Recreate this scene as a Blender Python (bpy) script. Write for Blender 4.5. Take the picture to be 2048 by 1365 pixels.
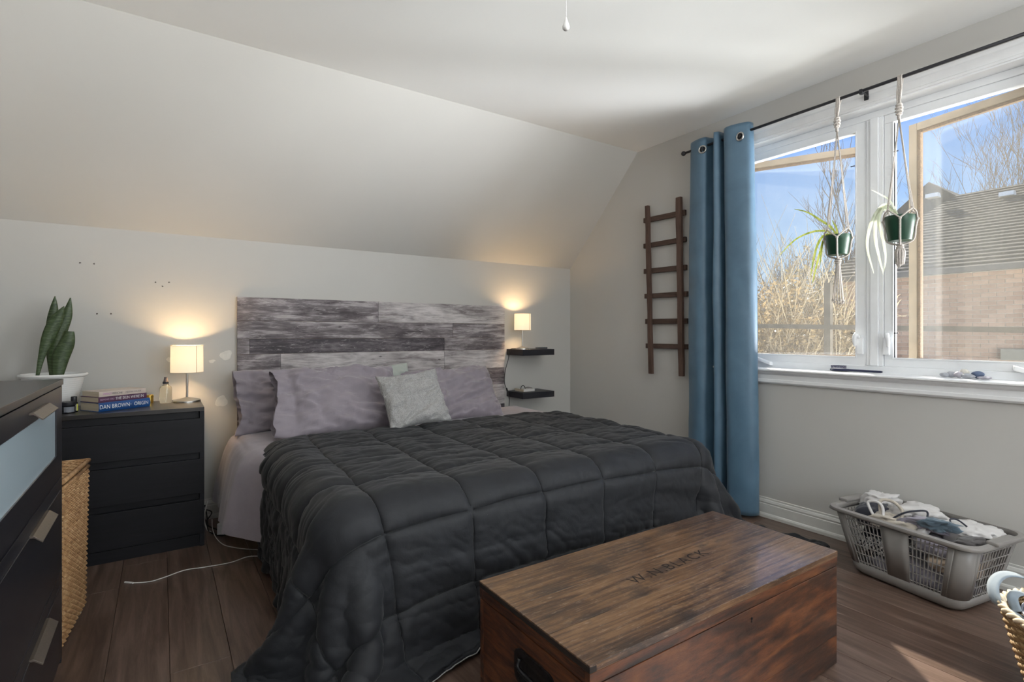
import bpy, bmesh, math, random
import numpy as np
from mathutils import Vector, Matrix

for _o in list(bpy.data.objects):
    bpy.data.objects.remove(_o, do_unlink=True)
SC = bpy.context.scene
COL = SC.collection
PI = math.pi

# ------------------------------------------------------------------ camera
F_PX, YAW, HZ, CAM_H = 1052.8, math.radians(33.65), 668.4, 1.17
cam_d = bpy.data.cameras.new('camera')
cam_d.sensor_width = 36.0
cam_d.lens = F_PX / 2048 * 36.0
cam_d.shift_y = (HZ - 682.5) / 2048
cam_d.clip_start = 0.03
cam_d.clip_end = 300
cam = bpy.data.objects.new('camera', cam_d)
COL.objects.link(cam)
cam.location = (0, 0, CAM_H)
cam.rotation_euler = (PI / 2, 0, -YAW)
SC.camera = cam

# ------------------------------------------------------------------ sky, sun, added fill lights, exposure
vs = SC.view_settings
vs.view_transform = 'Standard'
vs.look = 'None'
vs.exposure = 0.0
vs.gamma = 1.0
vs.use_curve_mapping = False

SUN_AZ = (0.663, 0.749)                       # towards the sun, on the ground plane
SUN_EL = math.radians(35.8)
world = bpy.data.worlds.new('sky')
SC.world = world
world.use_nodes = True
wn = world.node_tree
wn.nodes.clear()
w_out = wn.nodes.new('ShaderNodeOutputWorld')
w_bg = wn.nodes.new('ShaderNodeBackground')
w_tc = wn.nodes.new('ShaderNodeTexCoord')
w_sep = wn.nodes.new('ShaderNodeSeparateXYZ')
w_ramp = wn.nodes.new('ShaderNodeValToRGB')
w_ramp.color_ramp.elements[0].position = 0.0
w_ramp.color_ramp.elements[0].color = (0.80, 0.90, 1.0, 1)
w_ramp.color_ramp.elements[1].position = 0.75
w_ramp.color_ramp.elements[1].color = (0.13, 0.30, 0.78, 1)
_e = w_ramp.color_ramp.elements.new(0.13); _e.color = (0.42, 0.66, 1.0, 1)
_e = w_ramp.color_ramp.elements.new(0.40); _e.color = (0.15, 0.37, 0.95, 1)
wn.links.new(w_tc.outputs['Generated'], w_sep.inputs[0])
wn.links.new(w_sep.outputs['Z'], w_ramp.inputs[0])
wn.links.new(w_ramp.outputs[0], w_bg.inputs['Color'])
wn.links.new(w_bg.outputs[0], w_out.inputs[0])
w_bg.inputs['Strength'].default_value = 1.1

sun_d = bpy.data.lights.new('sun', 'SUN')
sun_d.energy = 14.0
sun_d.color = (1.0, 0.93, 0.82)
sun_d.angle = math.radians(0.6)
sun = bpy.data.objects.new('sun', sun_d)
COL.objects.link(sun)
_sd = Vector((SUN_AZ[0] * math.cos(SUN_EL), SUN_AZ[1] * math.cos(SUN_EL), math.sin(SUN_EL)))
sun.rotation_euler = _sd.to_track_quat('Z', 'Y').to_euler()
sun.location = _sd * 30

def area(name, loc, aim, sx, sy, power, col):
    d = bpy.data.lights.new(name, 'AREA')
    d.shape = 'RECTANGLE'; d.size = sx; d.size_y = sy; d.energy = power; d.color = col
    o = bpy.data.objects.new(name, d); COL.objects.link(o)
    o.location = loc
    o.rotation_euler = (Vector(loc) - Vector(aim)).to_track_quat('Z', 'Y').to_euler()
    return o
# added fill lights: two outside the unseen windows, two standing in for bright ground
area('added_window_fill', (3.45, -1.15, 1.66), (2.45, -1.15, 1.66), 1.36, 1.30, 105, (0.90, 0.95, 1.0))
area('added_ground_fill', (8.0, -4.6, -1.0), (3.3, -1.15, 1.65), 6.5, 4.5, 4800, (0.94, 0.97, 1.0))
area('added_window_fill', (1.25, -2.80, 1.66), (1.25, -1.80, 1.66), 2.10, 1.30, 60, (0.90, 0.95, 1.0))
area('added_ground_fill', (1.25, -6.4, -0.6), (1.25, -2.7, 1.65), 4.0, 2.5, 1700, (0.94, 0.97, 1.0))

# ------------------------------------------------------------------ pixel -> place helpers
_fw = np.array([math.sin(YAW), math.cos(YAW)]); _rt = np.array([math.cos(YAW), -math.sin(YAW)])
def _ray(u, v):
    d = _fw + _rt * (u - 1024) / F_PX
    return np.array([d[0], d[1], -(v - HZ) / F_PX])
def on_z(u, v, z):
    r = _ray(u, v); return Vector(np.array([0, 0, CAM_H]) + r * (z - CAM_H) / r[2])
def on_x(u, v, x):
    r = _ray(u, v); return Vector(np.array([0, 0, CAM_H]) + r * x / r[0])
def on_y(u, v, y):
    r = _ray(u, v); return Vector(np.array([0, 0, CAM_H]) + r * y / r[1])

# ------------------------------------------------------------------ mesh helpers
class MB:
    def __init__(s): s.v = []; s.f = []; s.uv = None
    def add(s, vs_, fs):
        b = len(s.v); s.v += [tuple(p) for p in vs_]; s.f += [tuple(i + b for i in f) for f in fs]; return s
    def box(s, x0, x1, y0, y1, z0, z1):
        return s.add([(x0,y0,z0),(x1,y0,z0),(x1,y1,z0),(x0,y1,z0),(x0,y0,z1),(x1,y0,z1),(x1,y1,z1),(x0,y1,z1)],
                     [(0,3,2,1),(4,5,6,7),(0,1,5,4),(1,2,6,5),(2,3,7,6),(3,0,4,7)])
    def obox(s, c, ax, ay, az):
        c, ax, ay, az = Vector(c), Vector(ax), Vector(ay), Vector(az)
        p = [c + ax*i + ay*j + az*k for k in (-1,1) for (i,j) in ((-1,-1),(1,-1),(1,1),(-1,1))]
        return s.add(p, [(0,3,2,1),(4,5,6,7),(0,1,5,4),(1,2,6,5),(2,3,7,6),(3,0,4,7)])
    def tube(s, pts, r, n=8, cap=True, closed=False):
        P = [Vector(p) for p in pts]; m = len(P)
        rr = r if isinstance(r, (list, tuple)) else [r] * m
        up = None; base = len(s.v); rings = []
        for i in range(m):
            if closed: t = P[(i+1) % m] - P[i-1]
            else: t = P[min(i+1, m-1)] - P[max(i-1, 0)]
            if t.length < 1e-9: t = Vector((0,0,1))
            t.normalize()
            if up is None:
                up = t.orthogonal().normalized()
            else:
                up = (up - t * up.dot(t))
                up = up.normalized() if up.length > 1e-6 else t.orthogonal().normalized()
            w = t.cross(up)
            ring = []
            for k in range(n):
                a = 2*PI*k/n
                s.v.append(tuple(P[i] + (up*math.cos(a) + w*math.sin(a)) * rr[i])); ring.append(len(s.v)-1)
            rings.append(ring)
        rng = range(m) if closed else range(m-1)
        for i in rng:
            A, B = rings[i], rings[(i+1) % m]
            for k in range(n):
                s.f.append((A[k], A[(k+1)%n], B[(k+1)%n], B[k]))
        if cap and not closed:
            s.f.append(tuple(reversed(rings[0]))); s.f.append(tuple(rings[-1]))
        return s
    def lathe(s, prof, c=(0,0,0), n=32, closed=False):
        """prof: list of (r,z)"""
        b = len(s.v); m = len(prof)
        for (r, z) in prof:
            for k in range(n):
                a = 2*PI*k/n
                s.v.append((c[0]+r*math.cos(a), c[1]+r*math.sin(a), c[2]+z))
        for i in range(m-1 if not closed else m):
            for k in range(n):
                i2 = (i+1) % m
                s.f.append((b+i*n+k, b+i*n+(k+1)%n, b+i2*n+(k+1)%n, b+i2*n+k))
        if not closed:
            if prof[0][0] > 1e-6: s.f.append(tuple(b+k for k in reversed(range(n))))
            if prof[-1][0] > 1e-6: s.f.append(tuple(b+(m-1)*n+k for k in range(n)))
        return s
    def grid(s, A, closed_u=False, flip=False):
        """A: array [h][w][3]"""
        A = np.asarray(A); h, w = A.shape[:2]; b = len(s.v)
        s.v += [tuple(p) for p in A.reshape(-1, 3).tolist()]
        for i in range(h-1):
            for j in range(w if closed_u else w-1):
                j2 = (j+1) % w
                q = (b+i*w+j, b+i*w+j2, b+(i+1)*w+j2, b+(i+1)*w+j)
                s.f.append(tuple(reversed(q)) if flip else q)
        return s
    def prism(s, poly, a, b_):
        """poly: 3-D points of a cross-section already at offset a ; extruded by vector b_"""
        n = len(poly); P = [Vector(p) + Vector(a) for p in poly]; Q = [p + Vector(b_) for p in P]
        bb = len(s.v); s.v += [tuple(p) for p in P + Q]
        for i in range(n):
            s.f.append((bb+i, bb+(i+1)%n, bb+n+(i+1)%n, bb+n+i))
        s.f.append(tuple(bb+i for i in reversed(range(n)))); s.f.append(tuple(bb+n+i for i in range(n)))
        return s
    def ball(s, c, r, n=12, m=8, sc=(1,1,1)):
        prof = [(math.sin(PI*i/m), -math.cos(PI*i/m)) for i in range(m+1)]
        b = len(s.v)
        t = MB().lathe([(max(p[0], 1e-4)*1.0, p[1]) for p in prof], (0,0,0), n)
        return s.add([(c[0]+v[0]*r*sc[0], c[1]+v[1]*r*sc[1], c[2]+v[2]*r*sc[2]) for v in t.v], t.f)
    def build(s, name, mat, parent=None, smooth=False, bevel=0.0, seg=2, merge=False, origin=True, recalc=False, sharp=None):
        me = bpy.data.meshes.new(name)
        v = np.array(s.v, dtype=float).reshape(-1, 3)
        o0 = np.zeros(3)
        if origin and len(v):
            lo, hi = v.min(0), v.max(0); o0 = np.array([(lo[0]+hi[0])/2, (lo[1]+hi[1])/2, lo[2]])
            v = v - o0
        me.from_pydata(v.tolist(), [], s.f)
        if bevel > 0 or merge or recalc:
            bm = bmesh.new(); bm.from_mesh(me)
            if merge: bmesh.ops.remove_doubles(bm, verts=bm.verts, dist=1e-5)
            if recalc: bmesh.ops.recalc_face_normals(bm, faces=bm.faces)
            if bevel > 0:
                es = [e for e in bm.edges if len(e.link_faces) == 2 and e.calc_face_angle(0) > 0.5]
                bmesh.ops.bevel(bm, geom=es, offset=bevel, segments=seg, affect='EDGES', profile=0.6, clamp_overlap=True)
            bm.to_mesh(me); bm.free()
        if smooth:
            me.polygons.foreach_set('use_smooth', [True]*len(me.polygons))
            if sharp: me.set_sharp_from_angle(angle=sharp)
        me.materials.append(mat)
        ob = bpy.data.objects.new(name, me); COL.objects.link(ob)
        ob.location = o0
        if parent is not None: set_parent(ob, parent)
        return ob

def set_parent(ob, parent):
    ob.parent = parent
    ob.matrix_parent_inverse = world_m(parent).inverted()
def world_m(o):
    m = Matrix.LocRotScale(o.location, o.rotation_euler, o.scale)
    if o.parent is not None: m = world_m(o.parent) @ o.matrix_parent_inverse @ m
    return m
def tag(o, label, cat, group=None, kind=None):
    if label: o['label'] = label
    if cat: o['category'] = cat
    if group: o['group'] = group
    if kind: o['kind'] = kind
    return o
def thing(name, label, cat, loc=(0,0,0), group=None):
    o = bpy.data.objects.new(name, None); COL.objects.link(o); o.location = loc
    o.empty_display_size = 0.05
    return tag(o, label, cat, group)
def struct(o):
    o['kind'] = 'structure'; return o
def link_copy(ob, parent=None, loc=None, rot=None):
    c = ob.copy(); COL.objects.link(c)
    if loc is not None: c.location = loc
    if rot is not None: c.rotation_euler = rot
    if parent is not None: set_parent(c, parent)
    return c
def text_mesh(name, body, size, mat, M, parent, depth=0.0, align='CENTER', sx=1.0, space=1.0):
    """M: 4x4 placing the text's own xy plane in the world"""
    cu = bpy.data.curves.new(name, 'FONT'); cu.body = body; cu.size = size; cu.align_x = align; cu.align_y = 'CENTER'
    cu.extrude = depth; cu.space_character = space; cu.resolution_u = 4
    t = bpy.data.objects.new(name, cu); COL.objects.link(t)
    bpy.context.view_layer.update()
    dg = bpy.context.evaluated_depsgraph_get()
    me = bpy.data.meshes.new_from_object(t.evaluated_get(dg))
    bpy.data.objects.remove(t, do_unlink=True)
    S = Matrix.Diagonal((sx, 1, 1, 1))
    me.transform(S)
    me.materials.clear(); me.materials.append(mat)
    ob = bpy.data.objects.new(name, me); COL.objects.link(ob)
    ob.matrix_world = M
    loc, rq, sc = M.decompose(); ob.location = loc; ob.rotation_euler = rq.to_euler(); ob.scale = sc
    if parent is not None: set_parent(ob, parent)
    return ob
def frame_m(o, ex, ey):
    ex = Vector(ex).normalized(); ey = Vector(ey).normalized(); ez = ex.cross(ey).normalized(); ey = ez.cross(ex)
    return Matrix(((ex.x, ey.x, ez.x, o[0]), (ex.y, ey.y, ez.y, o[1]), (ex.z, ey.z, ez.z, o[2]), (0,0,0,1)))

# ------------------------------------------------------------------ numpy noise
def vnoise(x, y, seed=0):
    """smooth value noise on arrays"""
    rs = np.random.RandomState(seed); T = rs.rand(64, 64)
    xi = np.floor(x).astype(int); yi = np.floor(y).astype(int); fx = x-xi; fy = y-yi
    fx = fx*fx*(3-2*fx); fy = fy*fy*(3-2*fy)
    g = lambda a, b: T[a % 64, b % 64]
    return (g(xi,yi)*(1-fx)+g(xi+1,yi)*fx)*(1-fy) + (g(xi,yi+1)*(1-fx)+g(xi+1,yi+1)*fx)*fy - 0.5
def fbm(x, y, seed=0, o=3):
    r = 0; a = 1.0
    for i in range(o):
        r = r + a*vnoise(x*2**i, y*2**i, seed+i); a *= 0.5
    return r
def catmull(A, k):
    """upsample axis 0 by k with Catmull-Rom"""
    n = A.shape[0]; t = np.linspace(0, n-1, (n-1)*k+1); i = np.minimum(t.astype(int), n-2); f = (t-i)
    g = lambda j: A[np.clip(j, 0, n-1)]
    f = f.reshape((-1,)+(1,)*(A.ndim-1))
    p0, p1, p2, p3 = g(i-1), g(i), g(i+1), g(i+2)
    return 0.5*((2*p1)+(-p0+p2)*f+(2*p0-5*p1+4*p2-p3)*f**2+(-p0+3*p1-3*p2+p3)*f**3)
def grid_normals(A):
    du = np.gradient(A, axis=1); dv = np.gradient(A, axis=0)
    n = np.cross(du, dv); l = np.linalg.norm(n, axis=2, keepdims=True); return n/np.maximum(l, 1e-9)
def smooth_path(pts, k=6):
    return [tuple(p) for p in catmull(np.array([tuple(p) for p in pts], dtype=float), k)]

# ------------------------------------------------------------------ materials
MATS = {}
class NT:
    def __init__(s, name):
        s.m = bpy.data.materials.new(name); s.m.use_nodes = True; s.t = s.m.node_tree; s.t.nodes.clear()
        s.out = s.n('ShaderNodeOutputMaterial'); s.p = s.n('ShaderNodeBsdfPrincipled'); s.l(s.p.outputs[0], s.out.inputs[0])
        MATS[name] = s.m
    def n(s, ty, **kw):
        x = s.t.nodes.new(ty)
        for k, v in kw.items(): setattr(x, k, v)
        return x
    def l(s, a, b): s.t.links.new(a, b)
    def coords(s, scale=(1,1,1), which='Object', rnd=0.0):
        tc = s.n('ShaderNodeTexCoord'); mp = s.n('ShaderNodeMapping'); mp.inputs['Scale'].default_value = scale
        s.l(tc.outputs[which], mp.inputs['Vector'])
        if rnd:
            oi = s.n('ShaderNodeObjectInfo'); mu = s.n('ShaderNodeMath', operation='MULTIPLY'); mu.inputs[1].default_value = rnd
            s.l(oi.outputs['Random'], mu.inputs[0]); s.l(mu.outputs[0], mp.inputs['Location'])
        return mp.outputs[0]
    def noise(s, vec, scale=5, detail=4, rough=0.55, dist=0.0):
        x = s.n('ShaderNodeTexNoise'); x.inputs['Scale'].default_value = scale; x.inputs['Detail'].default_value = detail
        x.inputs['Roughness'].default_value = rough; x.inputs['Distortion'].default_value = dist
        s.l(vec, x.inputs['Vector']); return x.outputs['Fac']
    def ramp(s, fac, stops):
        r = s.n('ShaderNodeValToRGB'); e = r.color_ramp.elements
        while len(e) < len(stops): e.new(0.5)
        for i, (p, c) in enumerate(stops):
            e[i].position = p; e[i].color = (c[0], c[1], c[2], 1) if not isinstance(c, (int, float)) else (c, c, c, 1)
        s.l(fac, r.inputs[0]); return r.outputs[0]
    def mix(s, fac, a, b, mode='MIX'):
        x = s.n('ShaderNodeMix', data_type='RGBA', blend_type=mode)
        if isinstance(fac, (int, float)): x.inputs[0].default_value = fac
        else: s.l(fac, x.inputs[0])
        for sock, v in ((x.inputs[6], a), (x.inputs[7], b)):
            if isinstance(v, tuple): sock.default_value = (v[0], v[1], v[2], 1)
            else: s.l(v, sock)
        return x.outputs[2]
    def math(s, op, a, b=0.0):
        x = s.n('ShaderNodeMath', operation=op)
        for i, v in enumerate((a, b)):
            if isinstance(v, (int, float)): x.inputs[i].default_value = v
            else: s.l(v, x.inputs[i])
        return x.outputs[0]
    def bump(s, h, strength=0.2, dist=0.01):
        b = s.n('ShaderNodeBump'); b.inputs['Strength'].default_value = strength; b.inputs['Distance'].default_value = dist
        s.l(h, b.inputs['Height']); s.l(b.outputs[0], s.p.inputs['Normal'])
    def set(s, col=None, rough=None, metal=None, **kw):
        I = s.p.inputs
        if col is not None:
            if isinstance(col, tuple): I['Base Color'].default_value = (col[0], col[1], col[2], 1)
            else: s.l(col, I['Base Color'])
        if rough is not None:
            if isinstance(rough, (int, float)): I['Roughness'].default_value = rough
            else: s.l(rough, I['Roughness'])
        if metal is not None: I['Metallic'].default_value = metal
        for k, v in kw.items():
            k = k.replace('_', ' ')
            if isinstance(v, tuple) and len(v) == 3: v = (v[0], v[1], v[2], 1)
            I[k].default_value = v
        return s.m

def plain(name, col, rough=0.5, metal=0.0, var=0.08, scale=20, bump=0.0, **kw):
    t = NT(name); c = t.coords()
    f = t.noise(c, scale, 3)
    dark = tuple(max(0, x*(1-var)) for x in col); lite = tuple(min(1, x*(1+var)) for x in col)
    t.set(t.ramp(f, [(0.3, dark), (0.7, lite)]), rough, metal, **kw)
    if bump: t.bump(f, bump, 0.004)
    return t.m
def cloth(name, c1, c2, rough=0.85, weave=900, wrinkle=0.25, sheen=0.3, bump=0.15, wscale=9):
    t = NT(name); c = t.coords()
    w = t.noise(c, wscale, 5, 0.6, 0.4)
    fine = t.noise(c, weave, 2, 0.6)
    col = t.mix(t.math('MULTIPLY', fine, 0.6), t.ramp(w, [(0.3, c1), (0.7, c2)]), c1)
    t.set(col, rough, 0, Sheen_Weight=sheen, Sheen_Roughness=0.5)
    h = t.math('ADD', t.math('MULTIPLY', w, wrinkle*4), t.math('MULTIPLY', fine, 0.1))
    t.bump(h, bump, 0.02)
    return t.m
def wood(name, stops, stretch=(1,12,12), scale=3.0, rough=0.5, bump=0.15, coat=0.0, rnd=7.0, dist=1.2, fine=60, coat_rough=0.15, spec=0.5):
    """stretch: small number along the grain"""
    t = NT(name); c = t.coords(stretch, rnd=rnd)
    g = t.noise(c, scale, 6, 0.6, dist)
    f = t.noise(c, fine, 4, 0.7)
    mixv = t.math('ADD', t.math('MULTIPLY', g, 0.8), t.math('MULTIPLY', f, 0.2))
    oi = t.n('ShaderNodeObjectInfo')
    sh = t.math('ADD', mixv, t.math('MULTIPLY', t.math('SUBTRACT', oi.outputs['Random'], 0.5), 0.09))
    t.set(t.ramp(sh, stops), rough, 0, Coat_Weight=coat, Coat_Roughness=coat_rough, Specular_IOR_Level=spec)
    t.bump(mixv, bump, 0.003)
    return t.m
# ------------------------------------------------------------------ shared materials
def wall_paint(name, c, rough=0.75):
    t = NT(name); co = t.coords((1,1,1), 'Object')
    big = t.noise(co, 1.3, 3); fine = t.noise(co, 220, 2)
    d = tuple(x*0.965 for x in c)
    t.set(t.ramp(big, [(0.3, d), (0.7, c)]), rough, 0, Specular_IOR_Level=0.35)
    t.bump(t.math('ADD', t.math('MULTIPLY', big, 1.5), t.math('MULTIPLY', fine, 0.06)), 0.10, 0.01)
    return t.m
m_wall = wall_paint('wall_paint', (0.535, 0.522, 0.50), 0.6)
m_ceil = wall_paint('ceiling_paint', (0.84, 0.84, 0.83), 0.8)
m_white = plain('white_trim', (0.86, 0.865, 0.88), 0.35, var=0.02)
m_pvc = plain('white_vinyl', (0.85, 0.865, 0.89), 0.3, var=0.015)
m_tan = plain('tan_sash', (0.27, 0.21, 0.135), 0.5, var=0.15, scale=9)
m_black = plain('black_metal', (0.015, 0.015, 0.02), 0.45, var=0.1)
m_blackbrown = wood('black_brown_wood', [(0.25, (0.006,0.006,0.008)), (0.6, (0.011,0.011,0.014)), (0.85, (0.020,0.020,0.023))], (1,14,14), 3, 0.45, 0.12, spec=0.3)
m_blackbrown_y = wood('black_brown_wood_y', [(0.25, (0.007,0.008,0.011)), (0.6, (0.012,0.013,0.018)), (0.85, (0.020,0.021,0.027))], (14,1,14), 3, 0.42, 0.08, spec=0.3)
m_dark = plain('dark_gap', (0.006,0.006,0.007), 0.8)
m_chrome = plain('brushed_steel', (0.55,0.54,0.52), 0.28, 1.0, var=0.05)
m_cord_w = plain('white_cord', (0.75,0.74,0.72), 0.5)
m_cord_b = plain('black_cord', (0.012,0.012,0.013), 0.5)

def glass_mat(name, tint=(1,1,1), haze=0.0, hazecol=(0.8,0.8,0.8), rough=0.0, refl=0.035):
    t = NT(name); t.t.nodes.remove(t.p)
    tr = t.n('ShaderNodeBsdfTransparent'); tr.inputs[0].default_value = (*tint, 1)
    gl = t.n('ShaderNodeBsdfGlossy'); gl.inputs['Roughness'].default_value = rough
    lw = t.n('ShaderNodeLayerWeight'); lw.inputs[0].default_value = 0.5
    fr = t.math('ADD', t.math('MULTIPLY', t.math('POWER', lw.outputs['Facing'], 5.0), 0.9), refl)
    mx = t.n('ShaderNodeMixShader'); t.l(fr, mx.inputs[0]); t.l(tr.outputs[0], mx.inputs[1]); t.l(gl.outputs[0], mx.inputs[2])
    last = mx.outputs[0]
    if haze > 0:
        co = t.coords((1,1,1)); nz = t.noise(co, 9, 5, 0.65)
        di = t.n('ShaderNodeBsdfDiffuse'); di.inputs[0].default_value = (*hazecol, 1)
        tl = t.n('ShaderNodeBsdfTranslucent'); tl.inputs[0].default_value = (*hazecol, 1)
        ad = t.n('ShaderNodeMixShader'); ad.inputs[0].default_value = 0.5
        t.l(di.outputs[0], ad.inputs[1]); t.l(tl.outputs[0], ad.inputs[2])
        hz = t.n('ShaderNodeMapRange'); t.l(nz, hz.inputs[0]); hz.inputs[1].default_value = 0.25; hz.inputs[2].default_value = 0.75
        hz.inputs[3].default_value = haze*0.75; hz.inputs[4].default_value = haze*1.25
        m2 = t.n('ShaderNodeMixShader'); t.l(hz.outputs[0], m2.inputs[0]); t.l(last, m2.inputs[1]); t.l(ad.outputs[0], m2.inputs[2]); last = m2.outputs[0]
    t.l(last, t.out.inputs[0])
    return t.m
m_glass = glass_mat('window_glass', (0.97, 0.97, 0.95), 0.018, (0.75,0.68,0.55))
m_screen = glass_mat('insect_screen', (0.95, 0.95, 0.95), 0.04, (0.75,0.72,0.66), refl=0.0)

# ------------------------------------------------------------------ room shell
XR, YB, XL, YF, ZC = 3.225, 3.85, -0.72, -2.60, 2.65
KZ, SY = 1.785, 3.0                       # knee wall height, where the slope meets the flat ceiling
T = 0.12

# floor : sub-floor with real planks
m_floor = wood('floor_plank', [(0.30, (0.050,0.030,0.022)), (0.45, (0.098,0.061,0.045)), (0.58, (0.150,0.098,0.076)), (0.75, (0.21,0.148,0.120))],
               (14, 1.0, 14), 2.2, 0.29, 0.045, rnd=31.0, dist=0.8, fine=40, spec=0.5)
floor = struct(MB().box(XL-T, XR+T, YF-T, YB+T, -0.12, -0.0125).build('floor', m_dark))
PW, PLN = 0.186, 1.22
plank = MB().box(-PW/2+0.0006, PW/2-0.0006, -PLN/2+0.0006, PLN/2-0.0006, -0.012, 0.0)
pm = plank.build('plank', m_floor, None, bevel=0.0012, seg=1, origin=False)
pmesh = pm.data; bpy.data.objects.remove(pm, do_unlink=True)
random.seed(4)
nc = int(math.ceil((XR-XL)/PW))
cut = {}
for ci in range(nc):
    x = XL + PW*(ci+0.5)
    off = random.uniform(0.05, 1.15)
    y = YF - off
    while y < YB:
        y0, y1 = max(y, YF), min(y+PLN, YB)
        if y1 - y0 > 0.03:
            w = min(PW, XR - (x-PW/2))
            if y1-y0 > PLN-0.001 and w > PW-0.001:
                o = bpy.data.objects.new('plank', pmesh); COL.objects.link(o); o.location = (x, (y0+y1)/2, 0)
                set_parent(o, floor)
            else:
                MB().box(x-PW/2+0.0006, x-PW/2+w-0.0006, y0+0.0006, y1-0.0006, -0.012, 0).build('plank', m_floor, floor, bevel=0.0012, seg=1)
        y += PLN

def plate_yz(name, x0, x1, ys, zs, holes, mat):
    """wall slab normal to x, with rectangular holes given as (y0,y1,z0,z1)"""
    m = MB()
    for i in range(len(ys)-1):
        for k in range(len(zs)-1):
            cy, cz = (ys[i]+ys[i+1])/2, (zs[k]+zs[k+1])/2
            if any(h[0] < cy < h[1] and h[2] < cz < h[3] for h in holes): continue
            m.box(x0, x1, ys[i], ys[i+1], zs[k], zs[k+1])
    return struct(m.build(name, mat))
W1 = (0.55, 2.24, 0.935, 2.43)             # window opening in the right wall
W2 = (-1.85, -0.45, 0.95, 2.35)  # opening for an added, unseen window that lets fill light in
plate_yz('wall_right', XR, XR+0.14, [YF-T, W2[0], W2[1], W1[0], W1[1], YB+T], [-0.1, W1[2], W2[2], W2[3], W1[3], ZC+0.1], [W1, W2], m_wall)
plate_yz('wall_left', XL-T, XL, [YF-T, YB+T], [-0.1, ZC+0.1], [], m_wall)
wall_back = struct(MB().box(XL-T, XR+T, YB, YB+T, -0.1, KZ+0.02).build('wall_back', m_wall))
# sloped wall : a slab from the knee wall up to the flat ceiling
sl = MB()
n_ = Vector((0, ZC-KZ, YB-SY)).normalized()
sl.prism([(0, YB+0.0, KZ), (0, SY, ZC), (0, SY+n_.y*0.1, ZC+n_.z*0.1), (0, YB+n_.y*0.1, KZ+n_.z*0.1)], (XL-T, 0, 0), (XR-XL+2*T, 0, 0))
struct(sl.build('wall_slope', m_wall, recalc=True))
struct(MB().box(XL-T, XR+T, YF-T, SY+0.02, ZC, ZC+0.1).build('ceiling', m_ceil))
W3 = (0.2, 2.3, 0.95, 2.30)  # second added opening, behind the camera, for fill light
m = MB()
for (x0, x1, z0, z1) in ((XL-T, W3[0], -0.1, ZC+0.1), (W3[1], XR+T, -0.1, ZC+0.1), (W3[0], W3[1], -0.1, W3[2]), (W3[0], W3[1], W3[3], ZC+0.1)):
    m.box(x0, x1, YF-T, YF, z0, z1)
struct(m.build('wall_front', m_wall))

# repaired spots and nail holes on the painted back wall
m_patch = plain('white_filler', (0.72,0.70,0.66), 0.85, var=0.08, scale=30)
m_hole = plain('nail_hole_dark', (0.10,0.09,0.08), 0.9)
def blob(cx, cz, rx, rz, th, seed, n=18):
    rs = random.Random(seed); pts = []
    ph = [rs.uniform(0, 6.28) for _ in range(4)]
    for k in range(n):
        a = 2*PI*k/n
        r = 1 + 0.16*math.sin(2*a+ph[0]) + 0.12*math.sin(3*a+ph[1]) + 0.07*math.sin(5*a+ph[2])
        pts.append((cx+rx*r*math.cos(a), YB, cz+rz*r*math.sin(a)))
    return MB().prism(pts, (0,0,0), (0,-th,0))
for (u, v, rx, rz, s) in ((452,711,0.030,0.034,1), (424,723,0.018,0.010,2), (443,803,0.030,0.040,3), (338,720,0.014,0.014,5)):
    p = on_y(u, v, YB); blob(p.x, p.z, rx, rz, 0.0008, s).build('filler_patch', m_patch, wall_back, recalc=True)
for (u, v) in ((160,526), (188,528), (311,565), (325,573), (338,565), (194,628), (222,628)):
    p = on_y(u, v, YB); blob(p.x, p.z, 0.0048, 0.0040, 0.0012, u).build('nail_hole', m_hole, wall_back, recalc=True)

# baseboards : moulded profile
BBP = [(0,0), (0.024,0), (0.024,0.016), (0.020,0.024), (0.014,0.028), (0.014,0.082), (0.011,0.086), (0.013,0.096), (0.009,0.108), (0.006,0.112), (0.006,0.122), (0,0.124)]
m_bb = plain('baseboard_paint', (0.66,0.655,0.63), 0.4, var=0.03)
struct(MB().prism([(XR-a, 0, b) for a, b in BBP], (0, YF, 0), (0, YB-YF, 0)).build('baseboard_right', m_bb, recalc=True))
struct(MB().prism([(0, YB-a, b) for a, b in BBP], (XL, 0, 0), (XR-XL, 0, 0)).build('baseboard_back', m_bb, recalc=True))
struct(MB().prism([(XL+a, 0, b) for a, b in BBP], (0, YF, 0), (0, YB-YF, 0)).build('baseboard_left', m_bb, recalc=True))

# ------------------------------------------------------------------ window_1 : twin casement
win = thing('window_1', None, None, (XR, 1.325, 0.935)); struct(win)
y0, y1, z0, z1 = W1
FX = 3.305                                   # inner face of the vinyl frame
P1L = (1.422, 2.185, 1.040, 2.325)           # clear openings (y0,y1,z0,z1)
P1R = (0.590, 1.232, 1.040, 2.325)
# casing round the opening : two moulded steps
def casing_profile(a):   # a = outward distance ; returns proud depth
    return a
def casing_bar(m, along, lo, hi, a0, out):
    """bar whose section grows away from the opening; a0: opening edge coordinate, out: +1/-1"""
    prof = [(0,0.0),(0,0.012),(0.010,0.016),(0.014,0.012),(0.052,0.014),(0.058,0.020),(0.070,0.022),(0.080,0.018),(0.080,0.0)]
    if along == 'y': poly = [(XR-d, 0, a0+out*w) for w, d in prof]; m.prism(poly, (0, lo, 0), (0, hi-lo, 0))
    else: poly = [(XR-d, a0+out*w, 0) for w, d in prof]; m.prism(poly, (0, 0, lo), (0, 0, hi-lo))
m = MB(); casing_bar(m, 'y', y0-0.08, y1+0.08, z1-0.012, 1); m.build('casing', m_white, win, recalc=True)
m = MB(); casing_bar(m, 'z', 0.95, z1-0.012, y1, 1); m.build('casing', m_white, win, recalc=True)
m = MB(); casing_bar(m, 'z', 0.95, z1-0.012, y0, -1); m.build('casing', m_white, win, recalc=True)
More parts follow.
